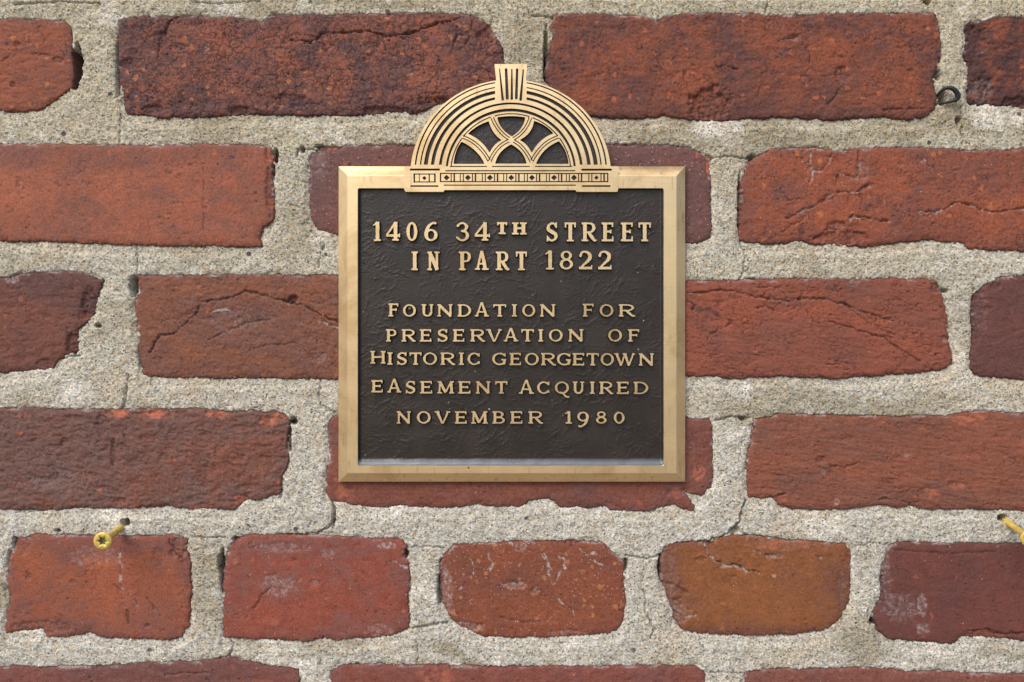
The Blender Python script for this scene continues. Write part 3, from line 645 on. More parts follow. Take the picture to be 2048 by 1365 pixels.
STEP = 2.0
brick_surface = {}
def build_brick(key):
    pts = BR[key]; st = ST[key]
    px = [p[0] for p in pts]; py = [p[1] for p in pts]
    vis = not (max(px) < -10 or min(px) > 2058 or max(py) < -10 or min(py) > 1375)
    stp = STEP if vis else 8.0
    xs = axis_coords(min(px) - 10, max(px) + 10, stp, -20, 2068, 8.0)
    ys = axis_coords(min(py) - 10, max(py) + 10, stp, -20, 1385, 8.0)
    X, Y = np.meshgrid(xs, ys)
    WX, WY = warp(X, Y)
    d = poly_sdf(WX, WY, pts)
    seed = (sum(ord(c) * (i + 3) for i, c in enumerate(key)) * 7) % 97
    rel, cr = st['rel'], st['cr']
    sx, sy = (1.0, 1.0) if 'st' not in st else (0.55, 1.3)
    U, V = X * sx + Y * (0.25 if 'st' in st else 0), Y * sy - X * (0.18 if 'st' in st else 0)
    h = st['h'] + 0.25 * noise(X / 260, Y / 120, seed)
    h = h + rel * (0.8 * fbm(U / 70, V / 60, seed + 1, 3) + 0.22 * fbm(U / 16, V / 16, seed + 2, 2, .5))
    gg = st.get('grain', 1.0) - 1.0
    if gg > 0:
        f1, f2, cid = worley(U / 6.5 + noise(U / 9, V / 9, 81), V / 5.5, seed + 33)
        h = h + gg * (0.5 * fbm(U / 8, V / 8, seed + 82, 3, .6) + 0.35 * (0.5 - f1))
    wu, wv = U + 5 * fbm(U / 14, V / 14, seed + 41, 3), V + 5 * fbm(U / 14, V / 14, seed + 43, 3)
    f1, f2, cid = worley(wu / 9.0, wv / 7.0, seed)
    h = h + rel * 0.10 * (cid - 0.5) - rel * 0.30 * sstep(0.16, 0.02, f2 - f1) * sstep(-.2, .3, noise(U / 40, V / 40, seed + 44))
    f1, f2, cid = worley(wu / 3.6, wv / 3.6, seed + 5)
    h = h + rel * 0.22 * (cid - 0.5)
    netm = sstep(-0.1, 0.25, noise(X / 90, Y / 70, seed + 45))
    f1, f2, cid = worley(wu / 24.0, wv / 19.0, seed + 9)
    net = sstep(0.085, 0.02, f2 - f1) * netm * sstep(-0.3, 0.1, noise(X / 18, Y / 18, seed + 46))
    f1, f2, cid = worley(wu / 13.0, wv / 11.0, seed + 17)
    net = np.maximum(net, 0.7 * sstep(0.15, 0.03, f2 - f1) * sstep(-0.05, 0.3, noise(X / 60, Y / 50, seed + 47)))
    h = h - st['cr'] * 0.35 * net
    # short nicks and blow holes, dark inside
    nk = np.abs(fbm(U / 9, V / 5.5, seed + 61, 2)); nkm = sstep(0.30, 0.46, fbm(U / 15, V / 10, seed + 62, 2))
    nick = sstep(0.10, 0.03, nk) * nkm
    f1, f2, cid = worley(U / 17, V / 14, seed + 21)
    hole = sstep(0.17, 0.07, f1 * (1 + 0.8 * noise(U / 4, V / 4, seed + 63))) * (cid > 0.62)
    hole = hole * sstep(0.0, 0.3, noise(X / 80, Y / 60, seed + 64))
    nick = np.maximum(nick, hole) * (0.4 + 0.6 * sstep(-.2, .3, noise(X / 50, Y / 50, seed + 65)))
    h = h - 0.5 * nick
    # flakes and laminations: small sharp ledges
    tf = fbm(U / 46, V / 20, seed + 31, 4, .55)
    h = h - rel * (0.6 if key != 'D1' else 0.9) * (0.55 * sstep(0.10, 0.125, tf) + 0.45 * sstep(-0.20, -0.222, tf) + 0.4 * sstep(0.26, 0.28, tf))
    # fine pits
    pit = sstep(0.34, 0.55, fbm(U / 7, V / 7, seed + 5, 2))
    h = h - rel * 0.4 * pit
    # thin natural cracks where the mask allows
    r1 = np.abs(fbm(U / 34, V / 22, seed + 7, 3, .55)); m1 = sstep(-0.05, 0.22, noise(U / 70, V / 50, seed + 8))
    r2 = np.abs(fbm(U / 13, V / 9, seed + 9, 3, .5)); m2 = sstep(0.05, 0.3, noise(U / 90, V / 60, seed + 10))
    h = h - cr * (0.95 * sstep(0.022, 0.004, r1) * m1 + 0.5 * sstep(0.04, 0.01, r2) * m2)
    # worn, rounded arrises
    ew = 3.5 + 5 * np.clip(0.5 + noise(X / 40, Y / 40, seed + 12), 0, 1)
    er = 0.6 + 0.9 * np.clip(noise(X / 33, Y / 33, seed + 13) + 0.2, 0, 1)
    h = h - er * np.exp(-np.clip(d, 0, 99) / ew) * (1 + 0.5 * fbm(X / 6, Y / 6, seed + 14, 2))
    lime = np.zeros_like(X); soot = np.maximum(min(1, st['cr'] * 0.75) * net, 0.62 * nick); fresh = np.zeros_like(X)
    for k, line, w, dep, lm in CRK:
        if k != key:
            continue
        ld = line_dist(X + 5.0 * fbm(X / 13, Y / 13, 31, 3, .6), Y + 5.0 * fbm(X / 13, Y / 13, 37, 3, .6), line)
        vary = 0.35 + 0.9 * sstep(-0.35, 0.35, noise(X / 22, Y / 22, 39))
        ld = ld / vary; dep = dep * 0.9; lm0 = lm
        lm = lm * (sstep(-0.5, -0.1, noise(X / 15, Y / 15, 40)) if lm0 > 0.85 else sstep(-0.05, 0.2, noise(X / 15, Y / 15, 40)))
        h = h - dep * sstep(w + 1.6, 0.3, ld)
        soot = np.maximum(soot, (1 - lm) * 0.6 * sstep(w + 1.0, 0.3, ld))
        lime = np.maximum(lime, lm * sstep(w + 1.8, w * 0.3, ld + 1.6 * noise(X / 5, Y / 5, 41)))
    for k, x, y, rx, ry, dep, so, lm, fr in DENT:
        if k != key:
            continue
        q = np.sqrt(((X - x) / rx) ** 2 + ((Y - y) / ry) ** 2) + 0.55 * fbm(X / 14, Y / 14, 51, 3)
        m = sstep(1.15, 0.75, q)
        h = h - dep * m * (1 + 0.5 * fbm(X / 6, Y / 6, 53, 2))
        soot = np.maximum(soot, so * m * sstep(-0.25, 0.25, noise(X / 6, Y / 6, 57)))
        spot = sstep(-0.15, 0.35, fbm(X / 9, Y / 9, 58, 3, .6)); lime = np.maximum(lime, lm * m * (0.15 + 0.85 * spot)); fresh = np.maximum(fresh, fr * m)
    for x, y, rx, ry, dep, so in PIT:
        if abs(x - X.mean()) < 460 and abs(y - Y.mean()) < 150:
            q = np.sqrt(((X - x) / (rx + 2)) ** 2 + ((Y - y) / (ry + 2)) ** 2) + 0.4 * fbm(X / 10, Y / 10, 73, 3)
            soot = np.maximum(soot, 0.85 * so * sstep(1.15, 0.75, q) * sstep(5, 1, d))  # shade of the gap painted over the adjoining brick edge
    soot = np.maximum(soot, 0.45 * sstep(0.5, -2.5, d))  # brick sides coloured darker, painted shade that deepens the crevices
    tint = np.zeros_like(X)
    for k, x, y, rx, ry, a in TINT:
        if k == key:
            q = np.sqrt(((X - x) / rx) ** 2 + ((Y - y) / ry) ** 2) + 0.5 * fbm(X / 40, Y / 40, 55, 3)
            tint = np.maximum(tint, a * sstep(1.3, 0.5, q))
    out = d < 0
    h = np.where(out, h - 0.3 + d * 1.3, h)
    h = np.maximum(h, -14)
    edge = np.exp(-np.clip(d, 0, 999) / 16)
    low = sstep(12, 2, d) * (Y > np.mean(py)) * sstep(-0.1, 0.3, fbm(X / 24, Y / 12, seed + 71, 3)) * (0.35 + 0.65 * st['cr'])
    soot = np.maximum(soot, 0.75 * low * sstep(-0.3, 0.1, noise(X / 5, Y / 5, seed + 72)))  # ragged darkening along the lower arris
    # a crust of lime left on the upper arris
    pyA = np.array(py)
    topm = sstep(7, 1, d) * sstep(0.1, 0.4, noise(X / 30, Y / 12, seed + 15)) * (Y < np.mean(pyA))
    lime = np.maximum(lime, 0.5 * topm)
    cell = np.minimum.reduce([d[:-1, :-1], d[1:, :-1], d[1:, 1:], d[:-1, 1:]])
    keep = np.maximum.reduce([d[:-1, :-1], d[1:, :-1], d[1:, 1:], d[:-1, 1:]]) > -8
    f = grid_faces(*X.shape, keep)
    co = Parr(X, Y, np.zeros_like(X)); co[:, 1] = -h.ravel() * 0.001
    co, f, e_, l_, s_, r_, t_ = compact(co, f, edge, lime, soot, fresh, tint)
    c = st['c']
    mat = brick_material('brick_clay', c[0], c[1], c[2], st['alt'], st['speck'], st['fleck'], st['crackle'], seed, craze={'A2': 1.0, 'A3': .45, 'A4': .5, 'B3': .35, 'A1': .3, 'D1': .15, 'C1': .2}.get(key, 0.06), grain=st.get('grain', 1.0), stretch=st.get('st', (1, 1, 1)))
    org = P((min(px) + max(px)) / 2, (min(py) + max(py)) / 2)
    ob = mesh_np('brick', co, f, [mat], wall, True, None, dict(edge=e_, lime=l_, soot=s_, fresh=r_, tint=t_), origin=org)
    return ob

LAB = {'E4': 'orange brown brick end crossed by a white crack', 'E5': 'dark maroon brick end with grey smears', 'E3': 'rounded brick end spattered with white and tan specks',
       'D1': 'rough purple brown brick with orange chipped edges', 'B1': 'smooth orange red brick with a chipped right end', 'C4': 'dark purple brown brick at the right edge',
       'A2': 'crazed dark edged brick with a long crack near its top', 'B2': 'purplish brick half hidden behind the arched crest'}
for k in BR:
    o = build_brick(k)
    if k in LAB:
        o['label'] = LAB[k]

def build_mortar():
    xs = axis_coords(-275, 2325, STEP, -16, 2064, 8.0)
    ys = axis_coords(-225, 1530, STEP, -16, 1380, 8.0)
    X, Y = np.meshgrid(xs, ys)
    WX, WY = warp(X, Y)
    dm = np.full(X.shape, -60.0)          # positive inside a brick
    for k, pts in BR.items():
        px = [p[0] for p in pts]; py = [p[1] for p in pts]
        i0, i1 = np.searchsorted(xs, [min(px) - 45, max(px) + 45]); j0, j1 = np.searchsorted(ys, [min(py) - 45, max(py) + 45])
        if i1 - i0 < 2 or j1 - j0 < 2:
            continue
        sl = (slice(j0, j1), slice(i0, i1))
        dm[sl] = np.maximum(dm[sl], poly_sdf(WX[sl], WY[sl], pts))
    o = -dm                                  # distance away from the nearest brick
    h = 0.55 + 0.55 * fbm(X / 110, Y / 60, 61, 3) + 0.55 * fbm(X / 22, Y / 22, 63, 3, .55)
    f1, f2, cid = worley((X + 2 * noise(X / 6, Y / 6, 64)) / 4.6, (Y + 2 * noise(X / 6, Y / 6, 66)) / 4.6, 3)
    h = h + 0.26 * (cid - 0.5) + 0.15 * (0.5 - f1) + 0.2 * fbm(X / 8, Y / 8, 65, 2, .5)
    f1, f2, cid = worley(X / 11.0, Y / 11.0, 4)
    h = h + 0.25 * np.where(cid > 0.75, sstep(0.45, 0.2, f1), 0)
    g = 0.35 + 1.5 * np.clip(fbm(X / 45, Y / 30, 67, 2) + 0.15, 0, 1)
    oc = np.clip(o, 0, 99)
    h = h - g * np.exp(-oc / 4.5)
    # joint struck back under the brick above it
    sh = np.roll(dm, 7, axis=0); sh[:7] = -60
    under = sstep(-10, 0, sh) * (o > 0)
    h = h - 0.75 * under
    # sand pits
    pit = sstep(0.40, 0.55, fbm(X / 5, Y / 5, 71, 2)); h = h - 0.9 * pit
    soot = np.zeros_like(X)
    for x, y, rx, ry, dep, so in PIT:
        q = np.sqrt(((X - x) / rx) ** 2 + ((Y - y) / ry) ** 2) + 0.4 * fbm(X / 10, Y / 10, 73, 3)
        m = sstep(1.15, 0.7, q)
        h = h - dep * m
        soot = np.maximum(soot, 0.75 * so * sstep(0.95, 0.55, q))  # holes and gaps filled with painted shade
    for line, w, dep in MCRK:
        x0 = min(p[0] for p in line) - 10; x1 = max(p[0] for p in line) + 10
        y0 = min(p[1] for p in line) - 10; y1 = max(p[1] for p in line) + 10
        i0, i1 = np.searchsorted(xs, [x0, x1]); j0, j1 = np.searchsorted(ys, [y0, y1])
        sl = (slice(j0, j1), slice(i0, i1))
        xx, yy = X[sl], Y[sl]
        ld = line_dist(xx + 3.0 * noise(xx / 8, yy / 8, 75), yy + 3.0 * noise(xx / 8, yy / 8, 77), line)
        h[sl] -= dep * sstep(w + 1.5, 0.3, ld)
        soot[sl] = np.maximum(soot[sl], 0.45 * sstep(w + 0.6, 0.3, ld))
    h = np.where(o < 0, h - 0.2 + o * 1.1, h)
    h = np.maximum(h, -11)
    up = np.roll(dm, -4, axis=0); up[-4:] = -60
    bloom = np.exp(-oc / 3.0) * sstep(-0.3, 0.25, noise(X / 60, Y / 25, 79)) * np.where(up > 0, 1.6, 0.5)
    algae = np.exp(-oc / 7.0) * sstep(0.0, 0.35, noise(X / 70, Y / 50, 83))
    keep = np.minimum.reduce([dm[:-1, :-1], dm[1:, :-1], dm[1:, 1:], dm[:-1, 1:]]) < 11
    f = grid_faces(*X.shape, keep)
    co = Parr(X, Y, np.zeros_like(X)); co[:, 1] = -h.ravel() * 0.001
    co, f, b_, a_, s_ = compact(co, f, bloom, algae, soot)
    ob = mesh_np('mortar', co, f, [M_MORTAR], wall, True, None, dict(bloom=b_, algae=a_, soot=s_))
    # the wall's core behind joints and bricks
    x0, x1, z0, z1 = -1.6, 1.6, 0.9, -1.42
    v = [(x, y, z) for y in (0.0112, 0.10) for z in (z1, z0) for x in (x0, x1)]
    fc = np.array([(0, 1, 3, 2), (4, 6, 7, 5), (0, 4, 5, 1), (2, 3, 7, 6), (0, 2, 6, 4), (1, 5, 7, 3)])
    mesh_np('wall_core', np.array(v), fc, [plain('rubble_core', (150, 140, 125), 0.95)], wall, False)
build_mortar()

def build_ground():
    n = NT('worn_paving')
    col = n.mix(n.noise(6, 6, 0.6), lin((122, 116, 108)), lin((146, 140, 130)))
    n.lk(col, n.b.inputs['Base Color']); n.b.inputs['Roughness'].default_value = 0.9
    v = np.array([(-40, 0.1, -1.42), (40, 0.1, -1.42), (40, -40, -1.42), (-40, -40, -1.42)], dtype=float)
    ob = mesh_np('ground', v, np.array([(0, 3, 2, 1)]), [n.m], None, False)  # unseen ground sheet, added to bounce light onto the frame's lower bevel
    ob['kind'] = 'structure'
build_ground()

# ------------------------------------------------------------------ the plaque
HF, HP, HB = 7.0, 4.6, 1.6       # front of frame, recessed field, back edge (mm)
plaque = empty('plaque', P(1022, 964, HB), 'bronze plaque with arched fanlight crest and raised lettering screwed to the brick wall', 'plaque')
POFF = Vector(plaque.location)
def padd(ob):
    ob.location = Vector(ob.location) - POFF
    return ob

def rounded(x0, y0, x1, y1, r, n=5):
    pts = []
    for cx, cy, a0 in ((x1 - r, y0 + r, -90), (x1 - r, y1 - r, 0), (x0 + r, y1 - r, 90), (x0 + r, y0 + r, 180)):
        for k in range(n):
            a = radians(a0 + 90 * k / (n - 1))
            pts.append((cx + r * cos(a), cy + r * sin(a)))
    return pts

def build_frame():
    n = 5
    ix0, iy0, ix1, iy1 = 716, 377.5, 1327, 931.5
    fx0, fy0, fx1, fy1 = 694.5, 351.5, 1353.5, 947.5
    ox0, oy0, ox1, oy1 = 677, 333, 1370.5, 964
    verts = []; faces = []; smooth = []
    inner = rounded(ix0, iy0, ix1, iy1, 3.5, n)
    rings = []
    def ring(pts, h):
        i = len(verts); verts.extend([P(x, y, h) for x, y in pts]); return list(range(i, i + len(pts)))
    r_deep = ring([(x, y) for x, y in rounded(ix0 - .5, iy0 - .5, ix1 + .5, iy1 + .5, 3.5, n)], HP - 0.6)
    r_in2 = ring(inner, HF - 0.25)
    r_in = ring(rounded(ix0 - .8, iy0 - .8, ix1 + .8, iy1 + .8, 3.5, n), HF)
    def corner_rep(pts):          # outer rectangle with each corner repeated n times
        out = []
        for c in pts:
            out += [c] * n
        return out
    def rect(x0, y0, x1, y1):
        return [(x1, y0), (x1, y1), (x0, y1), (x0, y0)]
    r_f = ring(rect(fx0 + .8, fy0 + .8, fx1 - .8, fy1 - .8), HF)
    r_f2 = ring(rect(fx0 - .3, fy0 - .3, fx1 + .3, fy1 + .3), HF - 0.18)
    r_o2 = ring(rect(ox0 + .6, oy0 + .6, ox1 - .6, oy1 - .6), 3.1)
    r_o = ring(rect(ox0, oy0, ox1, oy1), 2.8)
    r_b = ring(rect(ox0, oy0, ox1, oy1), HB)
    m = 4 * n
    for a, b in ((r_deep, r_in2), (r_in2, r_in)):
        for i in range(m):
            j = (i + 1) % m
            faces.append((a[i], a[j], b[j], b[i]))
    for c in range(4):
        for k in range(n - 1):
            faces.append((r_in[c * n + k], r_in[c * n + k + 1], r_f[c]))
        e = (c + 1) % 4
        faces.append((r_in[c * n + n - 1], r_in[e * n], r_f[e], r_f[c]))
    for a, b in ((r_f, r_f2), (r_f2, r_o2), (r_o2, r_o), (r_o, r_b)):
        for i in range(4):
            j = (i + 1) % 4
            faces.append((a[i], a[j], b[j], b[i]))
    faces.append(tuple(r_b))
    me = bpy.data.meshes.new('frame')
    o = POFF
    me.from_pydata([(x - o.x, y - o.y, z - o.z) for x, y, z in verts], [], faces)
    me.materials.append(M_BRONZE)
    me.materials.append(M_PATINA)
    for p in me.polygons:
        ks = set(p.vertices)
        if ks & set(r_deep):
            p.material_index = 1
    me.validate(); me.update()
    # the crest is cast in one with the top bar: leave its bed open
    bm = bmesh.new(); bm.from_mesh(me)
    xa = P(811, 350, HF)[0] - o.x; xb = P(1234, 350, HF)[0] - o.x
    for xx in (xa, xb):
        bmesh.ops.bisect_plane(bm, geom=bm.verts[:] + bm.edges[:] + bm.faces[:], dist=1e-7, plane_co=(xx, 0, 0), plane_no=(1, 0, 0))
    zlim = P(0, 600, HF)[2] - o.z
    kill = [f for f in bm.faces if xa < f.calc_center_median().x < xb and f.calc_center_median().z > zlim and len(f.verts) < 12 and min(v.co.y for v in f.verts) < -0.0025 + (-HB * -0.001) - 0.0005]
    bmesh.ops.delete(bm, geom=kill, context='FACES')
    bmesh.ops.recalc_face_normals(bm, faces=bm.faces[:])
    bm.to_mesh(me); bm.free()
    ob = bpy.data.objects.new('frame', me)
    link(ob, plaque)
    return ob
build_frame()

def build_panel():
    xs = np.arange(712, 1331.1, 1.6); ys = np.arange(374, 936.1, 1.6)
    X, Y = np.meshgrid(xs, ys)
    # leathery wrinkles: warped, elongated ridges in mixed directions
    wx = X + 16 * fbm(X / 60, Y / 60, 91, 3); wy = Y + 16 * fbm(X / 60, Y / 60, 93, 3)
    def ridges(ang, s1, s2, seed):
        c, s = cos(ang), sin(ang)
        u = (wx * c + wy * s) / s1; v = (-wx * s + wy * c) / s2
        return sstep(0.085, 0.0, np.abs(fbm(u, v, seed, 2)))
    w = ridges(-0.65, 60, 15, 95) * sstep(-.1, .3, noise(X / 70, Y / 70, 96)) + ridges(0.15, 44, 12, 97) * sstep(-.1, .3, noise(X / 60, Y / 60, 98)) \
        + 0.8 * ridges(-1.15, 44, 13, 99) * sstep(0, .3, noise(X / 60, Y / 60, 100))
    h = HP + 0.19 * np.clip(w, 0, 1.4) + 0.07 * fbm(X / 14, Y / 9, 101, 3, .6) + 0.07 * fbm(X / 3.5, Y / 3.5, 103, 2) + 0.12 * fbm(X / 60, Y / 40, 105, 2)
    # drafted walls of the recess: broad at the foot, tight elsewhere
    bot = sstep(916 + 2.0 * 0, 932, Y + 1.0 * noise(X / 30, Y / 30, 107))
    side = sstep(722, 716, X) + sstep(1321, 1327, X)
    h = np.maximum(h, HP + (HF - 0.35 - HP) * np.clip(bot, 0, 1) + 0.0)
    h = h + (HF - 0.8 - HP) * np.clip(side, 0, 1) * (1 - np.clip(bot, 0, 1))
    h = np.minimum(h, HF - 0.3)
    co = Parr(X, Y, h)
    f = grid_faces(*X.shape)
    dust = np.clip(bot * 1.6, 0, 1)  # mask of the painted sky sheen on the bottom ledge
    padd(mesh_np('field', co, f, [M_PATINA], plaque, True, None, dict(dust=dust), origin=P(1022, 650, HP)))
build_panel()

# ---- generic stepped relief from a 2-D distance field
def snap(X, Y, d, step, amt=0.62):
    gy, gx = np.gradient(d, step)
    n = np.sqrt(gx * gx + gy * gy) + 1e-6
    m = np.abs(d) < amt * step
    X = np.where(m, X - d * gx / n, X); Y = np.where(m, Y - d * gy / n, Y)
    return X, Y, m

# ---- crest
KC = 1021.6
def ell(X, Y, rx, ry, cy=345.0, cx=KC):
    q = np.sqrt(((X - cx) / rx) ** 2 + ((Y - cy) / ry) ** 2)
    return (q - 1) * (rx + ry) / 2
def seg(X, Y, x0, y0, x1, y1, w0, w1=None):
    if w1 is None:
        w1 = w0
    ex, ey = x1 - x0, y1 - y0
    Lq = ex * ex + ey * ey + 1e-9
    t = np.clip(((X - x0) * ex + (Y - y0) * ey) / Lq, 0, 1)
    return np.hypot(X - x0 - t * ex, Y - y0 - t * ey) - (w0 + (w1 - w0) * t) / 2
def bez(p0, p1, p2, n=10):
    """curve through p0, p1 (middle) and p2"""
    c = (2 * p1[0] - (p0[0] + p2[0]) / 2, 2 * p1[1] - (p0[1] + p2[1]) / 2)
    return [((1 - t) ** 2 * p0[0] + 2 * t * (1 - t) * c[0] + t * t * p2[0], (1 - t) ** 2 * p0[1] + 2 * t * (1 - t) * c[1] + t * t * p2[1]) for t in [i / n for i in range(n + 1)]]
def zp(x, y):
    return (780 + x / 4.2667, 100 + y / 4.2667)

KEY = [(989, 128.5), (1054, 128.5), (1052.3, 158), (1050.2, 208), (997.5, 208), (992, 158)]
def build_crest():
    st = 0.62
    xs = np.arange(803, 1242, st); ys = np.arange(124, 388, st)
    X, Y = np.meshgrid(xs, ys)
    # outline, negative inside
    o = np.maximum(ell(X, Y, 200.8, 192.3, 351.6, 1021.4), Y - 345)
    o = np.minimum(o, -poly_sdf(X, Y, KEY))
    base = [(808, 333), (1237, 333), (1237, 377), (1234.5, 384), (1153, 384), (1151, 380.5), (889, 380.5), (887, 384), (811, 384), (808, 378)]
    o = np.minimum(o, -poly_sdf(X, Y, base))
    # grooves, negative inside
    g = np.full(X.shape, 9.0)
    lowcut = Y - 330.0
    def add(d):
        nonlocal g
        g = np.minimum(g, d)
    for rx, ry, w, ws, key in ((191.2, 181.5, 2.5, 3.0, True), (181.2, 172.0, 2.3, 2.6, True), (170.6, 162.5, 6.6, 7.8, True), (157.2, 150.5, 5.0, 6.6, True), (141.8, 137.5, 4.0, 5.4, False)):
        ww = w + (ws - w) * np.clip(np.abs(X - KC) / rx, 0, 1) ** 2
        d = np.abs(ell(X, Y, rx, ry)) - ww / 2
        d = np.maximum(d, lowcut)
        if key:
            d = np.maximum(d, 31.5 - np.abs(X - KC))
        add(d)
    w6 = 6.0 - 1.8 * np.clip(np.abs(X - KC) / 128, 0, 1) ** 2
    add(np.maximum(np.abs(ell(X, Y, 128.4, 124.4)) - w6 / 2, Y - 333))
    # inner thin rim line, broken at the joints
    d7 = np.abs(ell(X, Y, 120.0, 117.0)) - 1.1
    for ax, ay in (zp(608, 738), zp(873, 563), zp(1207, 563), zp(1452, 735)):
        d7 = np.maximum(d7, 4.5 - np.hypot(X - ax, Y - ay))
    add(np.maximum(d7, Y - 333.5))
    for a, b in ((900.5, 973), (985, 1059), (1071, 1143.5)):
        add(seg(X, Y, a, 333.4, b, 333.4, 2.1))
    # openings of the fanlight
    OPEN = []
    c = zp
    OPEN.append([c(548, 970), c(800, 970)] + bez(c(800, 970), c(730, 870), c(612, 790))[1:] + bez(c(612, 790), c(568, 870), c(548, 970))[1:-1])
    OPEN.append([c(1252, 970), c(1520, 970)] + bez(c(1520, 970), c(1495, 870), c(1440, 785))[1:] + bez(c(1440, 785), c(1325, 860), c(1252, 970))[1:-1])
    OPEN.append([c(902, 968), c(1160, 968)] + bez(c(1160, 968), c(1120, 880), c(1035, 812))[1:] + bez(c(1035, 812), c(950, 875), c(902, 968))[1:-1])
    OPEN.append(bez(c(672, 715), c(750, 655), c(840, 615)) + bez(c(840, 615), c(880, 705), c(945, 770))[1:] + bez(c(945, 770), c(890, 812), c(850, 872))[1:] + bez(c(850, 872), c(775, 780), c(672, 715))[1:-1])
    OPEN.append(bez(c(1232, 612), c(1320, 652), c(1388, 712)) + bez(c(1388, 712), c(1285, 775), c(1210, 872))[1:] + bez(c(1210, 872), c(1170, 812), c(1115, 770))[1:] + bez(c(1115, 770), c(1195, 705), c(1232, 612))[1:-1])
    OPEN.append(bez(c(920, 580), c(1035, 570), c(1150, 580)) + bez(c(1150, 580), c(1115, 668), c(1040, 735))[1:] + bez(c(1040, 735), c(960, 668), c(920, 580))[1:-1])
    op = np.full(X.shape, 9.0)
    for pts in OPEN:
        op = np.minimum(op, -poly_sdf(X, Y, pts))
    op = op - 1.0
    add(op)
    # engraved double lines along the bars
    bars = [[c(612, 742), c(745, 815), c(848, 950)], [c(1440, 742), c(1310, 815), c(1210, 950)]]
    long1 = bez(c(848, 960), c(925, 835), c(1035, 770), 8) + bez(c(1035, 770), c(1140, 690), c(1200, 572), 8)[1:]
    long2 = bez(c(1210, 960), c(1130, 835), c(1035, 770), 8) + bez(c(1035, 770), c(935, 690), c(870, 572), 8)[1:]
    lines = [bez(*b, 10) for b in bars] + [long1, long2]
    bar_d = np.full(X.shape, 99.0)
    for i, ln in enumerate(lines):
        d = line_dist(X, Y, ln)
        rail = np.abs(d - 2.6) - 1.0
        if i >= 2:     # keep the crossing clear
            rail = np.maximum(rail, 5.5 - np.hypot(X - c(1035, 770)[0], Y - c(1035, 770)[1]))
        ends = [ln[0], ln[-1]]
        for e in ends:
            rail = np.maximum(rail, 3.0 - np.hypot(X - e[0], Y - e[1]))
        add(rail)
    # keystone flutes
    for x0, y0, x1, y1, w0, w1 in ((999.1, 138.7, 1005.4, 199.5, 1.2, 4.2), (1012.2, 139.5, 1014.6, 197, 4.4, 5.2), (1023.7, 139, 1023.7, 198, 1.6, 4.2), (1034.3, 139.5, 1032.6, 196.5, 3.8, 4.8), (1046.7, 140, 1041.3, 199.5, 1.6, 4.6)):
        add(seg(X, Y, x0, y0, x1, y1, w0 + .8, w1 + .8))
    # base rail
    for x0, x1, y, w in ((821.5, 878, 339.6, 4.0), (822, 875.5, 372.6, 3.2), (892, 1150, 342.0, 2.3), (888.5, 1151, 370.8, 2.3), (1164.5, 1222, 339.9, 4.0), (1165, 1219.5, 372.6, 3.3)):
        add(seg(X, Y, x0, y, x1, y, w))
    def box(x0, y0, x1, y1, w=1.5, wv=2.6):
        w = max(w, 2.2)
        add(seg(X, Y, x0, y0, x1, y0, w)); add(seg(X, Y, x0, y1, x1, y1, w))
        add(seg(X, Y, x0, y0, x0, y1, wv)); add(seg(X, Y, x1, y0, x1, y1, wv))
    box(828.5, 348.6, 869.8, 364.4, 1.7, 3.2)
    box(881, 347.4, 1215.5, 363.8, 1.6, 2.6)
    add(seg(X, Y, 838.6, 349, 838.6, 364, 1.6)); add(seg(X, Y, 858.5, 349, 858.5, 364, 2.4))
    dx = [893.2, 935.8, 979.9, 1022.6, 1064, 1108.1, 1148, 1192.9]
    for x, r, yy in [(848.7, 4.4, 356.6)] + [(q, 6.0 if q < 1180 else 4.4, 355.8) for q in dx]:
        add((np.abs(X - x) + np.abs(Y - yy) - r) * 0.7)
    for i, q in enumerate(dx):
        for sgn in (-1, 1):
            if i == 0 and sgn < 0:
                continue
            add(seg(X, Y, q + sgn * 9.2, 348, q + sgn * 9.2, 363, 2.1))
            add(seg(X, Y, q + sgn * 15.2, 348, q + sgn * 15.2, 363, 1.9 if sgn < 0 else 3.0))
    # ---- surface
    d_in = -g                                    # positive within a groove
    top = HF + 0.25
    deep = np.where(op < 0, 2.0, 1.1)
    hh = top - np.clip(d_in * np.where(op < 0, 1.5, 1.3), 0, deep)
    # the openings' sills slope upwards
    hh = np.where(op < 0, hh + 0.12 * fbm(X / 8, Y / 8, 111, 3) * sstep(0.5, 3, -op), hh)
    Xs, Ys, m1 = snap(X, Y, g, st, 0.5)
    hh = np.where(m1, top, hh)
    Xs, Ys, m2 = snap(Xs, Ys, np.where(m1, 9, o), st, 0.6) if False else (Xs, Ys, m1)
    gy, gx = np.gradient(o, st); nn = np.hypot(gx, gy) + 1e-6
    mo = (np.abs(o) < 0.6 * st) & ~m1
    Xs = np.where(mo, X - o * gx / nn, Xs); Ys = np.where(mo, Y - o * gy / nn, Ys)
    outside = (o > 0) & ~mo
    # outside ring is pulled back to the outline and dropped to the plaque's back
    rim = outside
    Xs = np.where(rim, X - (o - 0.15) * gx / nn, Xs); Ys = np.where(rim, Y - (o - 0.15) * gy / nn, Ys)
    H = np.where(rim, 1.8, hh)
    c4 = lambda a: (a[:-1, :-1], a[1:, :-1], a[1:, 1:], a[:-1, 1:])
    keep = np.minimum.reduce(c4(o)) < 0.0
    keep &= np.maximum.reduce(c4(o)) < 2.2 * st
    fall = grid_faces(*X.shape)
    keepf = keep.ravel()
    xc = sum(c4(X)).ravel() / 4; yc = sum(c4(Y)).ravel() / 4
    gc = sum(c4(g)).ravel() / 4
    oc = sum(c4(rim.astype(float))).ravel()
    patina = (gc < -0.04) & (oc == 0)
    # the pixel-to-point map for slightly sunk vertices keeps walls vertical-ish: use the front plane's scale
    f0 = (D - top * 0.001) / D
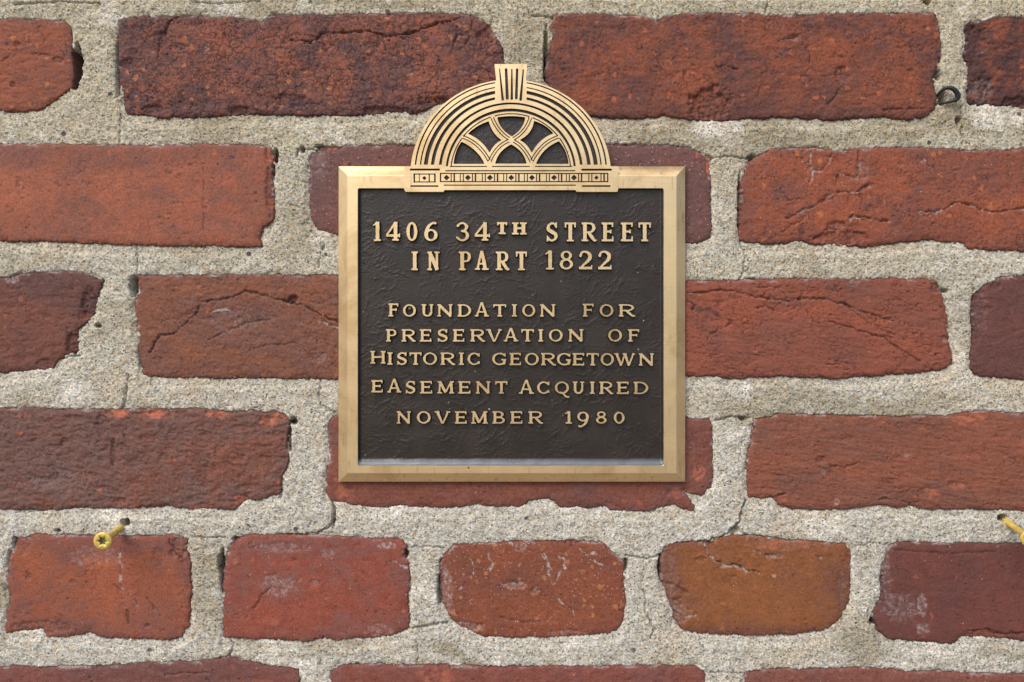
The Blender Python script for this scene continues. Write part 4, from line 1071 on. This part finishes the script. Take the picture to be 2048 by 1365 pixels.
    co = np.stack([(Xs - CX) * S * f0, -H * 0.001, -(Ys - CY) * S * f0], -1).reshape(-1, 3)
    inkey = poly_sdf(xc, yc, KEY) > 0
    inbase = (yc > 334.6) & ~inkey
    infan = (((xc - KC) / 131.5) ** 2 + ((yc - 345) / 127.5) ** 2 < 1) & ~inbase & ~inkey
    arch = ~(inkey | inbase | infan)
    root = None
    for nm, sel in (('crest', arch), ('keystone', inkey), ('fanlight_tracery', infan), ('base_rail', inbase)):
        k = sel & keepf
        ff = fall[k]; fm = patina[k].astype(int)
        cc, ff2 = compact(co, ff)
        sm = np.array(fm == 1)
        if nm == 'crest':
            root = mesh_np(nm, cc, ff2, [M_BRONZE, M_PATINA], plaque, sm, fm, origin=P(1021, 333, HF))
            padd(root)
        else:
            ob = mesh_np(nm, cc, ff2, [M_BRONZE, M_PATINA], root, sm, fm, origin=P(1021, 333, HF))
            ob.location = (0, 0, 0)
build_crest()

# ---- lettering
def glyph(ch, x0, x1, yt, yb, t, n):
    """primitives as functions of X, Y (negative inside)"""
    w = x1 - x0; h = yb - yt
    U = lambda u: x0 + u * w
    V = lambda v: yb - v * h
    pr = []
    def bx(ax, ay, bx_, by_, wa, wb=None):
        wb_ = wa if wb is None else wb
        def f(X, Y):
            ex, ey = bx_ - ax, by_ - ay
            Lg = math.hypot(ex, ey) + 1e-9
            ux, uy = ex / Lg, ey / Lg
            s = (X - ax) * ux + (Y - ay) * uy; p = -(X - ax) * uy + (Y - ay) * ux
            tt = np.clip(s / Lg, 0, 1)
            qx = np.abs(s - Lg / 2) - Lg / 2; qy = np.abs(p) - (wa + (wb_ - wa) * tt) / 2
            return np.hypot(np.maximum(qx, 0), np.maximum(qy, 0)) + np.minimum(np.maximum(qx, qy), 0)
        pr.append(f)
    def curve(pts, ws):
        P_ = [(U(a), V(b)) for a, b in pts]
        Q = [P_[0]] + P_ + [P_[-1]]; W = [ws[0]] + list(ws) + [ws[-1]]
        out = []
        for i in range(1, len(Q) - 2):
            for k in range(6):
                tt = k / 6.0
                def cr(a, b, c_, d): return 0.5 * (2 * b + (c_ - a) * tt + (2 * a - 5 * b + 4 * c_ - d) * tt * tt + (3 * b - a - 3 * c_ + d) * tt ** 3)
                out.append((cr(Q[i-1][0], Q[i][0], Q[i+1][0], Q[i+2][0]), cr(Q[i-1][1], Q[i][1], Q[i+1][1], Q[i+2][1]), W[i] + (W[i+1] - W[i]) * tt))
        out.append((Q[-2][0], Q[-2][1], W[-1]))
        def f(X, Y):
            r = np.full(X.shape, 99.0)
            for a, b in zip(out[:-1], out[1:]):
                r = np.minimum(r, seg(X, Y, a[0], a[1], b[0], b[1], a[2], b[2]))
            return r
        pr.append(f)
    def ring(cx, cy, rx, ry, tx, ty, clip=None):
        def f(X, Y):
            def el(a, b):
                q = np.sqrt(((X - cx) / a) ** 2 + ((Y - cy) / b) ** 2); return (q - 1) * min(a, b)
            r = np.maximum(el(rx, ry), -el(max(rx - tx, .5), max(ry - ty, .5)))
            if clip is not None:
                r = np.maximum(r, clip(X, Y))
            return r
        pr.append(f)
    sv = lambda xc, v0=0.0, v1=1.0, ww=None: bx(xc, V(v0), xc, V(v1), ww or t)          # vertical stem
    def sf(xa, xb, bottom=True, th=None):                                                # serif bar
        th = th or n * 0.85
        y = yb - th / 2 if bottom else yt + th / 2
        bx(xa, y, xb, y, th)
    e = t * 0.42          # serif overhang
    if ch == 'I':
        c_ = (x0 + x1) / 2; sv(c_); sf(x0, x1); sf(x0, x1, False)
    elif ch == 'T':
        c_ = (x0 + x1) / 2; sv(c_); sf(x0, x1, False, n); sf(c_ - t * .95, c_ + t * .95)
        for xx in (x0 + n * .45, x1 - n * .45): bx(xx, yt, xx, yt + h * .27, n * .9, n * .7)
    elif ch in 'EF':
        s = x0 + e + t / 2; sv(s); sf(x0, x1 - (0 if ch == 'E' else 0) - w * .02, False, n)
        bx(x1 - w * .02 - n * .45, yt, x1 - w * .02 - n * .45, yt + h * .24, n * .9, n * .7)
        bx(s, V(.52), U(.76), V(.52), n); bx(U(.76), V(.62), U(.76), V(.42), n * .8)
        if ch == 'E':
            sf(x0, x1, True, n); bx(x1 - n * .45, yb, x1 - n * .45, yb - h * .26, n * .9, n * .7)
        else:
            sf(x0, s + t / 2 + e)
    elif ch in 'PR':
        s = x0 + e + t / 2; sv(s); sf(x0, s, False, n); sf(x0, s + t / 2 + e)
        rx = (U(.93 if ch == 'R' else 1.0) - s) * .55; cx_ = U(.93 if ch == 'R' else 1.0) - rx
        cy_ = V(.72); ry = h * .28
        ring(cx_, cy_, rx, ry, t * .85, n * .85, lambda X, Y, cx_=cx_: cx_ - X)
        bx(s, yt + n * .43, cx_ + .5, yt + n * .43, n * .85); bx(s, cy_ + ry - n * .43, cx_ + .5, cy_ + ry - n * .43, n * .85)
        if ch == 'R':
            curve([(.50, .44), (.68, .24), (.84, .07), (.98, .05)], [t * .8, t * .95, t * .8, n * .7])
    elif ch == 'B':
        s = x0 + e + t / 2; sv(s); sf(x0, s, False, n); sf(x0, s, True, n)
        for cy_, ry, xe in ((V(.745), h * .255, U(.9)), (V(.27), h * .27, U(1.0))):
            rx = (xe - s) * .55; cx_ = xe - rx
            ring(cx_, cy_, rx, ry, t * .85, n * .8, lambda X, Y, cx_=cx_: cx_ - X)
            for yy in (cy_ - ry + n * .4, cy_ + ry - n * .4): bx(s, yy, cx_ + .5, yy, n * .8)
    elif ch == 'D':
        s = x0 + e + t / 2; sv(s); sf(x0, s, False, n); sf(x0, s, True, n)
        rx = (x1 - s) * .72; cx_ = x1 - rx
        ring(cx_, (yt + yb) / 2, rx, h / 2, t * .9, n * .85, lambda X, Y: cx_ - X)
        for yy in (yt + n * .43, yb - n * .43): bx(s, yy, cx_ + .5, yy, n * .85)
    elif ch in 'OQ0':
        ring((x0 + x1) / 2, (yt + yb) / 2, w / 2, h / 2, t * .9, n * .9)
        if ch == 'Q': curve([(.42, .12), (.62, -.02), (.80, -.22), (1.0, -.26)], [n, n * 1.2, t * .8, n * .8])
    elif ch in 'CG':
        cx_, cy_ = (x0 + x1) / 2 + w * .04, (yt + yb) / 2
        ring(cx_, cy_, w * .54, h / 2, t * .95, n * .9, lambda X, Y: np.minimum(X - (cx_ + w * .20), 99) if False else np.maximum(X - (x1 - .4), -np.maximum(np.maximum(cx_ + w * .12 - X, cy_ - h * (.20 if ch == 'C' else .24) - Y), Y - cy_ - h * (.20 if ch == 'C' else .02))))
        bx(U(.93), V(.97), U(.93), V(.68), n * .8, n * .5)
        if ch == 'G':
            sv(U(.86), .05, .46, t * .85); bx(U(.66), V(.44), U(1.02), V(.44), n * .9)
        else:
            bx(U(.95), V(.10), U(.93), V(.26), n * .9, n * .5)
    elif ch == 'U':
        a, b = x0 + e + t / 2, x1 - e - n * .6
        sv(a, .35, 1); sv(b, .35, 1, n * 1.1)
        ring((a - t / 2 + b + n * .55) / 2, V(.36), (b + n * .55 - a + t / 2) / 2, h * .36, t * .95, n * .95, lambda X, Y: V(.36) - Y)
        sf(x0, a + t / 2 + e, False); sf(b - n * .55 - e, x1, False)
    elif ch == 'H':
        a, b = x0 + e + t / 2, x1 - e - t / 2
        sv(a); sv(b); bx(a, V(.52), b, V(.52), n)
        for c_ in (a, b): sf(c_ - t / 2 - e, c_ + t / 2 + e); sf(c_ - t / 2 - e, c_ + t / 2 + e, False)
    elif ch == 'N':
        a, b = x0 + e + n * .6, x1 - e - n * .6
        sv(a, 0, 1, n * 1.2); sv(b, 0, 1, n * 1.2)
        bx(a - n * .2, yt + .8, b + n * .2, yb - .8, t * 1.05)
        sf(x0, a + t * .6 + 0); sf(x0, a + n, False); sf(b - t * .7, x1, False)
    elif ch in 'AV':
        m = (x0 + x1) / 2; f_ = 1 if ch == 'A' else -1
        ya, yz = (yt, yb) if ch == 'A' else (yb, yt)
        if ch == 'A':
            bx(x0 + e + n * .5, yz, m - t * .15, ya, n * 1.1, n); bx(x1 - e - t * .5, yz, m, ya, t * 1.05, t * .8)
            bx(U(.28), V(.32), U(.75), V(.32), n * .85); sf(x0, x0 + e * 2 + n); sf(x1 - e * 2 - t, x1)
        else:
            bx(x0 + e + t * .5, yz, m, ya, t * 1.05, t * .8); bx(x1 - e - n * .5, yz, m + t * .15, ya, n * 1.1, n)
            sf(x0, x0 + e * 2 + t, False); sf(x1 - e * 2 - n, x1, False)
    elif ch == 'W':
        xs_ = [U(.10), U(.33), U(.52), U(.70), U(.92)]
        bx(xs_[0], yt, xs_[1], yb, t, t * .85); bx(xs_[1], yb, xs_[2], yt, n, n); bx(xs_[2] - 1, yt, xs_[3], yb, t, t * .85); bx(xs_[3], yb, xs_[4], yt, n, n)
        sf(x0, xs_[0] + t * .8, False); sf(xs_[4] - n, x1, False); sf(xs_[2] - t, xs_[2] + n, False)
    elif ch == 'M':
        a, b = x0 + e + n * .6, x1 - e - t * .5; m = (a + b) / 2
        bx(a, yb, a + w * .03, yt, n * 1.1); bx(b, yb, b - w * .03, yt, t)
        bx(a + w * .03, yt + .6, m, yb - h * .08, t); bx(m, yb - h * .08, b - w * .03, yt + .6, n * 1.05)
        sf(x0, a + e + n); sf(b - t / 2 - e, x1); sf(x0 + w * .02, a + w * .06, False); sf(b - w * .05, x1 - w * .02, False)
    elif ch == 'S':
        curve([(.86, .80), (.66, .94), (.40, .94), (.17, .79), (.20, .61), (.50, .50), (.80, .38), (.85, .20), (.62, .06), (.34, .06), (.12, .20)], [n, n, n, t * .8, t, t * 1.05, t, t * .8, n, n, n])
        bx(U(.88), V(1.0), U(.88), V(.70), n * .9, n * .6); bx(U(.09), V(0), U(.09), V(.30), n * .9, n * .6)
    elif ch == '1':
        c_ = U(.60); sv(c_); sf(x0 + w * .1, x1 + w * .05); bx(c_, yt + 1, x0, yt + h * .20, n * 1.3, n * .5)
    elif ch == '4':
        c_ = U(.68); sv(c_); bx(c_, yt + 1, U(.04), V(.30), n * 1.1, n); bx(x0, V(.27), x1, V(.27), n * 1.15); sf(c_ - t * .9, c_ + t * .9)
        bx(U(.97), V(.38), U(.97), V(.18), n * .6)
    elif ch == '2':
        curve([(.12, .74), (.22, .91), (.52, .95), (.80, .80), (.78, .56), (.48, .33), (.14, .09)], [t * .75, n, n, t, t, n * 1.2, n]); sf(x0, x1 - 1, True, n * 1.35)
        bx(x1 - n * .5, yb, x1 - n * .3, yb - h * .24, n * .9, n * .5)
    elif ch == '3':
        curve([(.12, .82), (.32, .95), (.60, .95), (.80, .78), (.66, .59), (.42, .53)], [t * .7, n, n, t * .9, n * 1.2, n])
        curve([(.42, .54), (.74, .48), (.86, .26), (.64, .06), (.34, .05), (.08, .18)], [n, n * 1.2, t * .95, n, n, t * .7])
    elif ch in '69':
        fl = (lambda a, b: (a, b)) if ch == '6' else (lambda a, b: (1 - a, 1 - b))
        pts = [fl(*q) for q in [(.84, .93), (.62, .93), (.30, .74), (.14, .42), (.20, .16)]]
        curve(pts, [n * 1.2, n, t * .85, t, t * .8])
        cy_ = V(.31) if ch == '6' else V(.69)
        ring((x0 + x1) / 2, cy_, w / 2, h * .31, t * .9, n * .9)
    elif ch == '8':
        ring((x0 + x1) / 2, V(.75), w * .42, h * .25, t * .8, n * .85); ring((x0 + x1) / 2, V(.28), w * .5, h * .285, t * .85, n * .9)
    return pr

HL = 6.75
def letter(ch, x0, x1, yt, yb, t, n, first=[True]):
    st = 0.72
    pad = 3.4
    ext = (yb - yt) * .32 if ch == 'Q' else 0
    xs = np.arange(x0 - pad - 1, x1 + pad + 1, st); ys = np.arange(yt - pad, yb + pad + ext, st)
    X, Y = np.meshgrid(xs, ys)
    # wobble of a sand casting
    Xw = X + 0.35 * noise(X / 5, Y / 5, 121); Yw = Y + 0.35 * noise(X / 5, Y / 5, 123)
    d = np.full(X.shape, 99.0)
    for f in glyph(ch, x0, x1, yt, yb, t, n):
        d = np.minimum(d, f(Xw, Yw))
    gy, gx = np.gradient(d, st); nn = np.hypot(gx, gy) + 1e-6
    m = np.abs(d) < 0.55 * st
    Xs = np.where(m, X - d * gx / nn, X); Ys = np.where(m, Y - d * gy / nn, Y)
    dd = np.where(m, 0, np.maximum(d, 0))
    H = HL - np.minimum(dd * 1.35, 2.6)
    c4 = lambda a: (a[:-1, :-1], a[1:, :-1], a[1:, 1:], a[:-1, 1:])
    keep = np.minimum.reduce(c4(d)) < 2.0
    top = np.maximum.reduce(c4(dd)) < 0.02
    fall = grid_faces(*X.shape); k = keep.ravel()
    f0 = (D - HL * 0.001) / D
    co = np.stack([(Xs - CX) * S * f0, -H * 0.001, -(Ys - CY) * S * f0], -1).reshape(-1, 3)
    fm = (~top).ravel()[k].astype(int)
    cc, ff = compact(co, fall[k])
    ob = mesh_np('digit' if ch.isdigit() else 'letter', cc, ff, [M_BRONZE, M_PATINA], plaque, fm == 1, fm, origin=P((x0 + x1) / 2, yb, HL))
    padd(ob)

def zl(off_y, items, yt, yb, t, n, drift=0.0):
    for it in items:
        ch, a, b = it[:3]
        y0, y1 = (it[3], it[4]) if len(it) > 3 else (yt, yb)
        xa, xb = 700 + a / 2.9257, 700 + b / 2.9257
        dr = drift * ((xa + xb) / 2 - 1024)
        letter(ch, xa, xb, off_y + y0 / 2.9257 + dr, off_y + y1 / 2.9257 + dr, t, n)
T1, N1, T2, N2 = 7.2, 3.8, 5.2, 3.1
zl(360, [('1',135,178,246,358),('4',212,292,246,356),('0',330,394,248,358),('6',435,512,246,358),('3',622,698,250,358),('4',730,818,248,356),('T',860,920,248,318),('H',948,1034,250,320),
 ('S',1150,1214),('T',1256,1322),('R',1355,1442),('E',1473,1542),('E',1585,1656),('T',1688,1761)], 250, 360, T1, N1)
zl(360, [('I',360,397),('N',452,524),('P',637,708),('A',731,812,416,527),('R',853,932),('T',970,1036),('1',1143,1190,414,525),('8',1227,1305,416,524),('2',1340,1418,416,524),('2',1452,1530,416,524)], 420, 529, T1, N1)
zl(580, [('F',225,284,80,156),('O',310,385),('U',418,488),('N',511,600),('D',630,708),('A',730,813,74,156),('T',838,914),('I',947,977),('O',1008,1084),('N',1112,1202),
 ('F',1362,1427,82,157),('O',1461,1541),('R',1573,1668)], 85, 157, T2, N2)
zl(580, [('P',211,271),('R',302,384),('E',409,476),('S',512,573),('E',602,669),('R',704,790),('V',797,889),('A',899,985,224,302),('T',1002,1076),('I',1102,1131),('O',1164,1244),('N',1278,1366),
 ('O',1511,1591),('F',1627,1693)], 231, 303, T2, N2)
zl(580, [('H',119,208,361,435),('I',219,249),('S',275,334),('T',349,419),('O',428,509),('R',529,615),('I',637,666),('C',688,761),
 ('G',832,913),('E',934,1001),('O',1024,1104),('R',1118,1204),('G',1211,1291),('E',1302,1371),('T',1384,1456),('O',1467,1544),('W',1546,1669),('N',1690,1778)], 369, 441, T2, N2, 0.004)
zl(580, [('E',125,192,531,603),('A',218,301,524,603),('S',325,383),('E',411,481),('M',511,609),('E',634,705),('N',737,821),('T',850,922),
 ('A',989,1076,527,608),('C',1095,1168),('Q',1199,1281),('U',1303,1371),('I',1404,1432),('R',1459,1540),('E',1561,1631),('D',1660,1745)], 536, 608, T2, N2, 0.003)
zl(580, [('N',274,356),('O',392,471),('V',496,586),('E',614,683),('M',709,806),('B',834,906),('E',938,1009),('R',1044,1129),
 ('1',1258,1297),('9',1330,1398,714,805),('8',1440,1501,712,783),('0',1544,1606,714,783)], 711, 783, T2, N2)

# ------------------------------------------------------------------ small things
M_YEL = plain('yellow_zinc', (214, 186, 96), 0.42, 0.25, 0.0002, 700)
def grimy(m):
    t = m.node_tree; b = t.nodes['Principled BSDF']
    old = b.inputs['Base Color'].links[0].from_socket
    nz = t.nodes.new('ShaderNodeTexNoise'); nz.inputs['Scale'].default_value = 420; nz.inputs['Detail'].default_value = 5
    g = t.nodes.new('ShaderNodeNewGeometry'); t.links.new(g.outputs['Position'], nz.inputs['Vector'])
    mr = t.nodes.new('ShaderNodeMapRange'); mr.inputs['From Min'].default_value = 0.58; mr.inputs['From Max'].default_value = 0.85; nz.inputs['Roughness'].default_value = 0.7
    t.links.new(nz.outputs['Fac'], mr.inputs['Value'])
    mx = t.nodes.new('ShaderNodeMix'); mx.data_type = 'RGBA'; mx.inputs[7].default_value = lin((120, 96, 52))
    t.links.new(mr.outputs[0], mx.inputs[0]); t.links.new(old, mx.inputs[6]); t.links.new(mx.outputs[2], b.inputs['Base Color'])
grimy(M_YEL)
M_YELD = plain('worn_recess', (150, 146, 96), 0.5, 0.3, 0.0002, 700)  # socket in a duller, darker yellow than the head
M_IRON = plain('black_iron', (44, 42, 44), 0.55, 0.4, 0.0004, 500)
M_SEED = plain('green_seed', (96, 112, 58), 0.7, 0.0, 0.0002, 900)

def frame_vecs(d):
    d = d.normalized()
    a = Vector((0, 0, 1)) if abs(d.z) < 0.9 else Vector((1, 0, 0))
    u = d.cross(a).normalized(); v = d.cross(u).normalized()
    return d, u, v

def lathe(name, prof, p0, axis, mats, parent, seg_=28, off=Vector((0, 0, 0)), smooth=True):
    d, u, v = frame_vecs(axis)
    verts = []; faces = []
    for s, r in prof:
        for k in range(seg_):
            a = 2 * pi * k / seg_
            verts.append(p0 + d * s + u * (r * cos(a)) + v * (r * sin(a)) - off)
    for i in range(len(prof) - 1):
        for k in range(seg_):
            j = (k + 1) % seg_
            faces.append((i * seg_ + k, i * seg_ + j, (i + 1) * seg_ + j, (i + 1) * seg_ + k))
    me = bpy.data.meshes.new(name)
    me.from_pydata([tuple(q) for q in verts], [], faces)
    for m in mats:
        me.materials.append(m)
    for p in me.polygons:
        p.use_smooth = smooth
    me.update()
    ob = bpy.data.objects.new(name, me)
    link(ob, parent)
    return ob

def screw(hole, head, hh, label):
    a = Vector(P(hole[0], hole[1], -6)); b = Vector(P(head[0], head[1], hh))
    base = Vector(P(hole[0], hole[1], 0))
    root = empty('screw', base, label, 'screw', 'yellow screws left in the mortar')
    ax = (b - a); Ls = ax.length
    # shank: smooth neck near the head, worn thread towards the wall
    prof = [(0, .0013)]
    s = 0.0005
    while s < Ls * 0.52:
        prof += [(s, .00150), (s + .0003, .00182), (s + .0006, .00150)]
        s += .00105
    prof += [(Ls * .55, .00165), (Ls * .58, .00175), (Ls - .0042, .00175), (Ls - .003, .0020)]
    lathe('shank', prof, a, ax, [M_YEL], root, 24, base)
    # countersunk head with a star-shaped socket
    d, u, v = frame_vecs(ax)
    R_ = .00455
    n = 48
    rings = [(-.0034, .0018, 0), (-.0006, R_ * .985, 0), (-.0002, R_, 0), (0.0001, R_ * .97, 0), (0.00015, .0021, 1), (-.0001, .0019, 1), (-.0018, .0015, 1), (-.0019, .0002, 1)]
    verts = []; faces = []
    for s, r, star in rings:
        for k in range(n):
            t = 2 * pi * k / n
            rr = r * (1 + (0.20 * cos(6 * t) if star and r < .0021 and r > .001 else 0))
            verts.append(tuple(b + d * s + u * (rr * cos(t)) + v * (rr * sin(t)) - base))
    for i in range(len(rings) - 1):
        for k in range(n):
            j = (k + 1) % n
            faces.append((i * n + k, i * n + j, (i + 1) * n + j, (i + 1) * n + k))
    faces.append(tuple((len(rings) - 1) * n + k for k in range(n)))
    me = bpy.data.meshes.new('head')
    me.from_pydata(verts, [], faces); me.materials.append(M_YEL); me.materials.append(M_YELD)
    for i, p in enumerate(me.polygons):
        p.use_smooth = i < 4 * n
        if i >= 5 * n:
            p.material_index = 1
    me.update()
    link(bpy.data.objects.new('head', me), root)
screw((251, 1050), (205, 1082.5), 22, 'yellow star-socket screw sticking out of the mortar above the lower left brick')
screw((2004, 1038), (2060, 1077), 22, 'yellow screw cut off by the right edge of the photo, below the long right brick')

def tube(name, pts, radii, mat, label=None, cat=None, seg_=14):
    base = Vector(pts[0])
    P_ = [Vector(p) for p in pts]
    Q = [P_[0]] + P_ + [P_[-1]]; W = [radii[0]] + list(radii) + [radii[-1]]
    pos = []; rad = []
    for i in range(1, len(Q) - 2):
        for k in range(8):
            t = k / 8
            pos.append(0.5 * (2 * Q[i] + (Q[i+1] - Q[i-1]) * t + (2 * Q[i-1] - 5 * Q[i] + 4 * Q[i+1] - Q[i+2]) * t * t + (3 * Q[i] - Q[i-1] - 3 * Q[i+1] + Q[i+2]) * t ** 3))
            rad.append(W[i] + (W[i+1] - W[i]) * t)
    pos.append(Q[-2]); rad.append(W[-1])
    verts = []; faces = []
    up = Vector((0, 1, 0))
    for i, p in enumerate(pos):
        tg = (pos[min(i + 1, len(pos) - 1)] - pos[max(i - 1, 0)]).normalized()
        u = tg.cross(up).normalized(); v = tg.cross(u).normalized()
        for k in range(seg_):
            a = 2 * pi * k / seg_
            verts.append(tuple(p + u * rad[i] * cos(a) + v * rad[i] * sin(a) - base))
    for i in range(len(pos) - 1):
        for k in range(seg_):
            j = (k + 1) % seg_
            faces.append((i * seg_ + k, i * seg_ + j, (i + 1) * seg_ + j, (i + 1) * seg_ + k))
    faces.append(tuple(range(seg_ - 1, -1, -1))); faces.append(tuple(range(len(pos) * seg_ - seg_, len(pos) * seg_)))
    me = bpy.data.meshes.new(name)
    me.from_pydata(verts, [], faces); me.materials.append(mat)
    for p in me.polygons:
        p.use_smooth = True
    me.update()
    ob = bpy.data.objects.new(name, me)
    ob.location = base
    COL.objects.link(ob)
    if label:
        ob['label'] = label; ob['category'] = cat
    return ob
tube('wire_loop', [P(1868,200,-5), P(1876,190,0), P(1887,179,2.5), P(1899,176,4), P(1910,181,4.5), P(1916,192,4.2), P(1912,200,3.5), P(1901,203.5,2.5), P(1886,207,1), P(1873,212,-3)],
     [.0006,.0008,.0009,.001,.00125,.0014,.0012,.0008,.0007,.0006], M_IRON, 'small loop of black iron wire poking out of the mortar at the upper right', 'wire')

def seed_():
    c = Vector(P(819.5, 617.5, 5.6))
    rnd = random.Random(4)
    verts = []; faces = []
    nu, nv = 14, 8
    for j in range(nv + 1):
        th = pi * j / nv
        for i in range(nu):
            ph = 2 * pi * i / nu
            r = .00088 * (1 + .12 * rnd.uniform(-1, 1))
            verts.append((r * sin(th) * cos(ph) * 1.15, r * .8 * sin(th) * sin(ph), r * cos(th)))
    for j in range(nv):
        for i in range(nu):
            k = (i + 1) % nu
            faces.append((j * nu + i, j * nu + k, (j + 1) * nu + k, (j + 1) * nu + i))
    me = bpy.data.meshes.new('seed')
    me.from_pydata(verts, [], faces); me.materials.append(M_SEED)
    for p in me.polygons:
        p.use_smooth = True
    me.update()
    ob = bpy.data.objects.new('seed', me); ob.location = c
    COL.objects.link(ob)
    ob['label'] = 'tiny green seed lodged inside the first O of the word FOUNDATION'; ob['category'] = 'seed'
seed_()
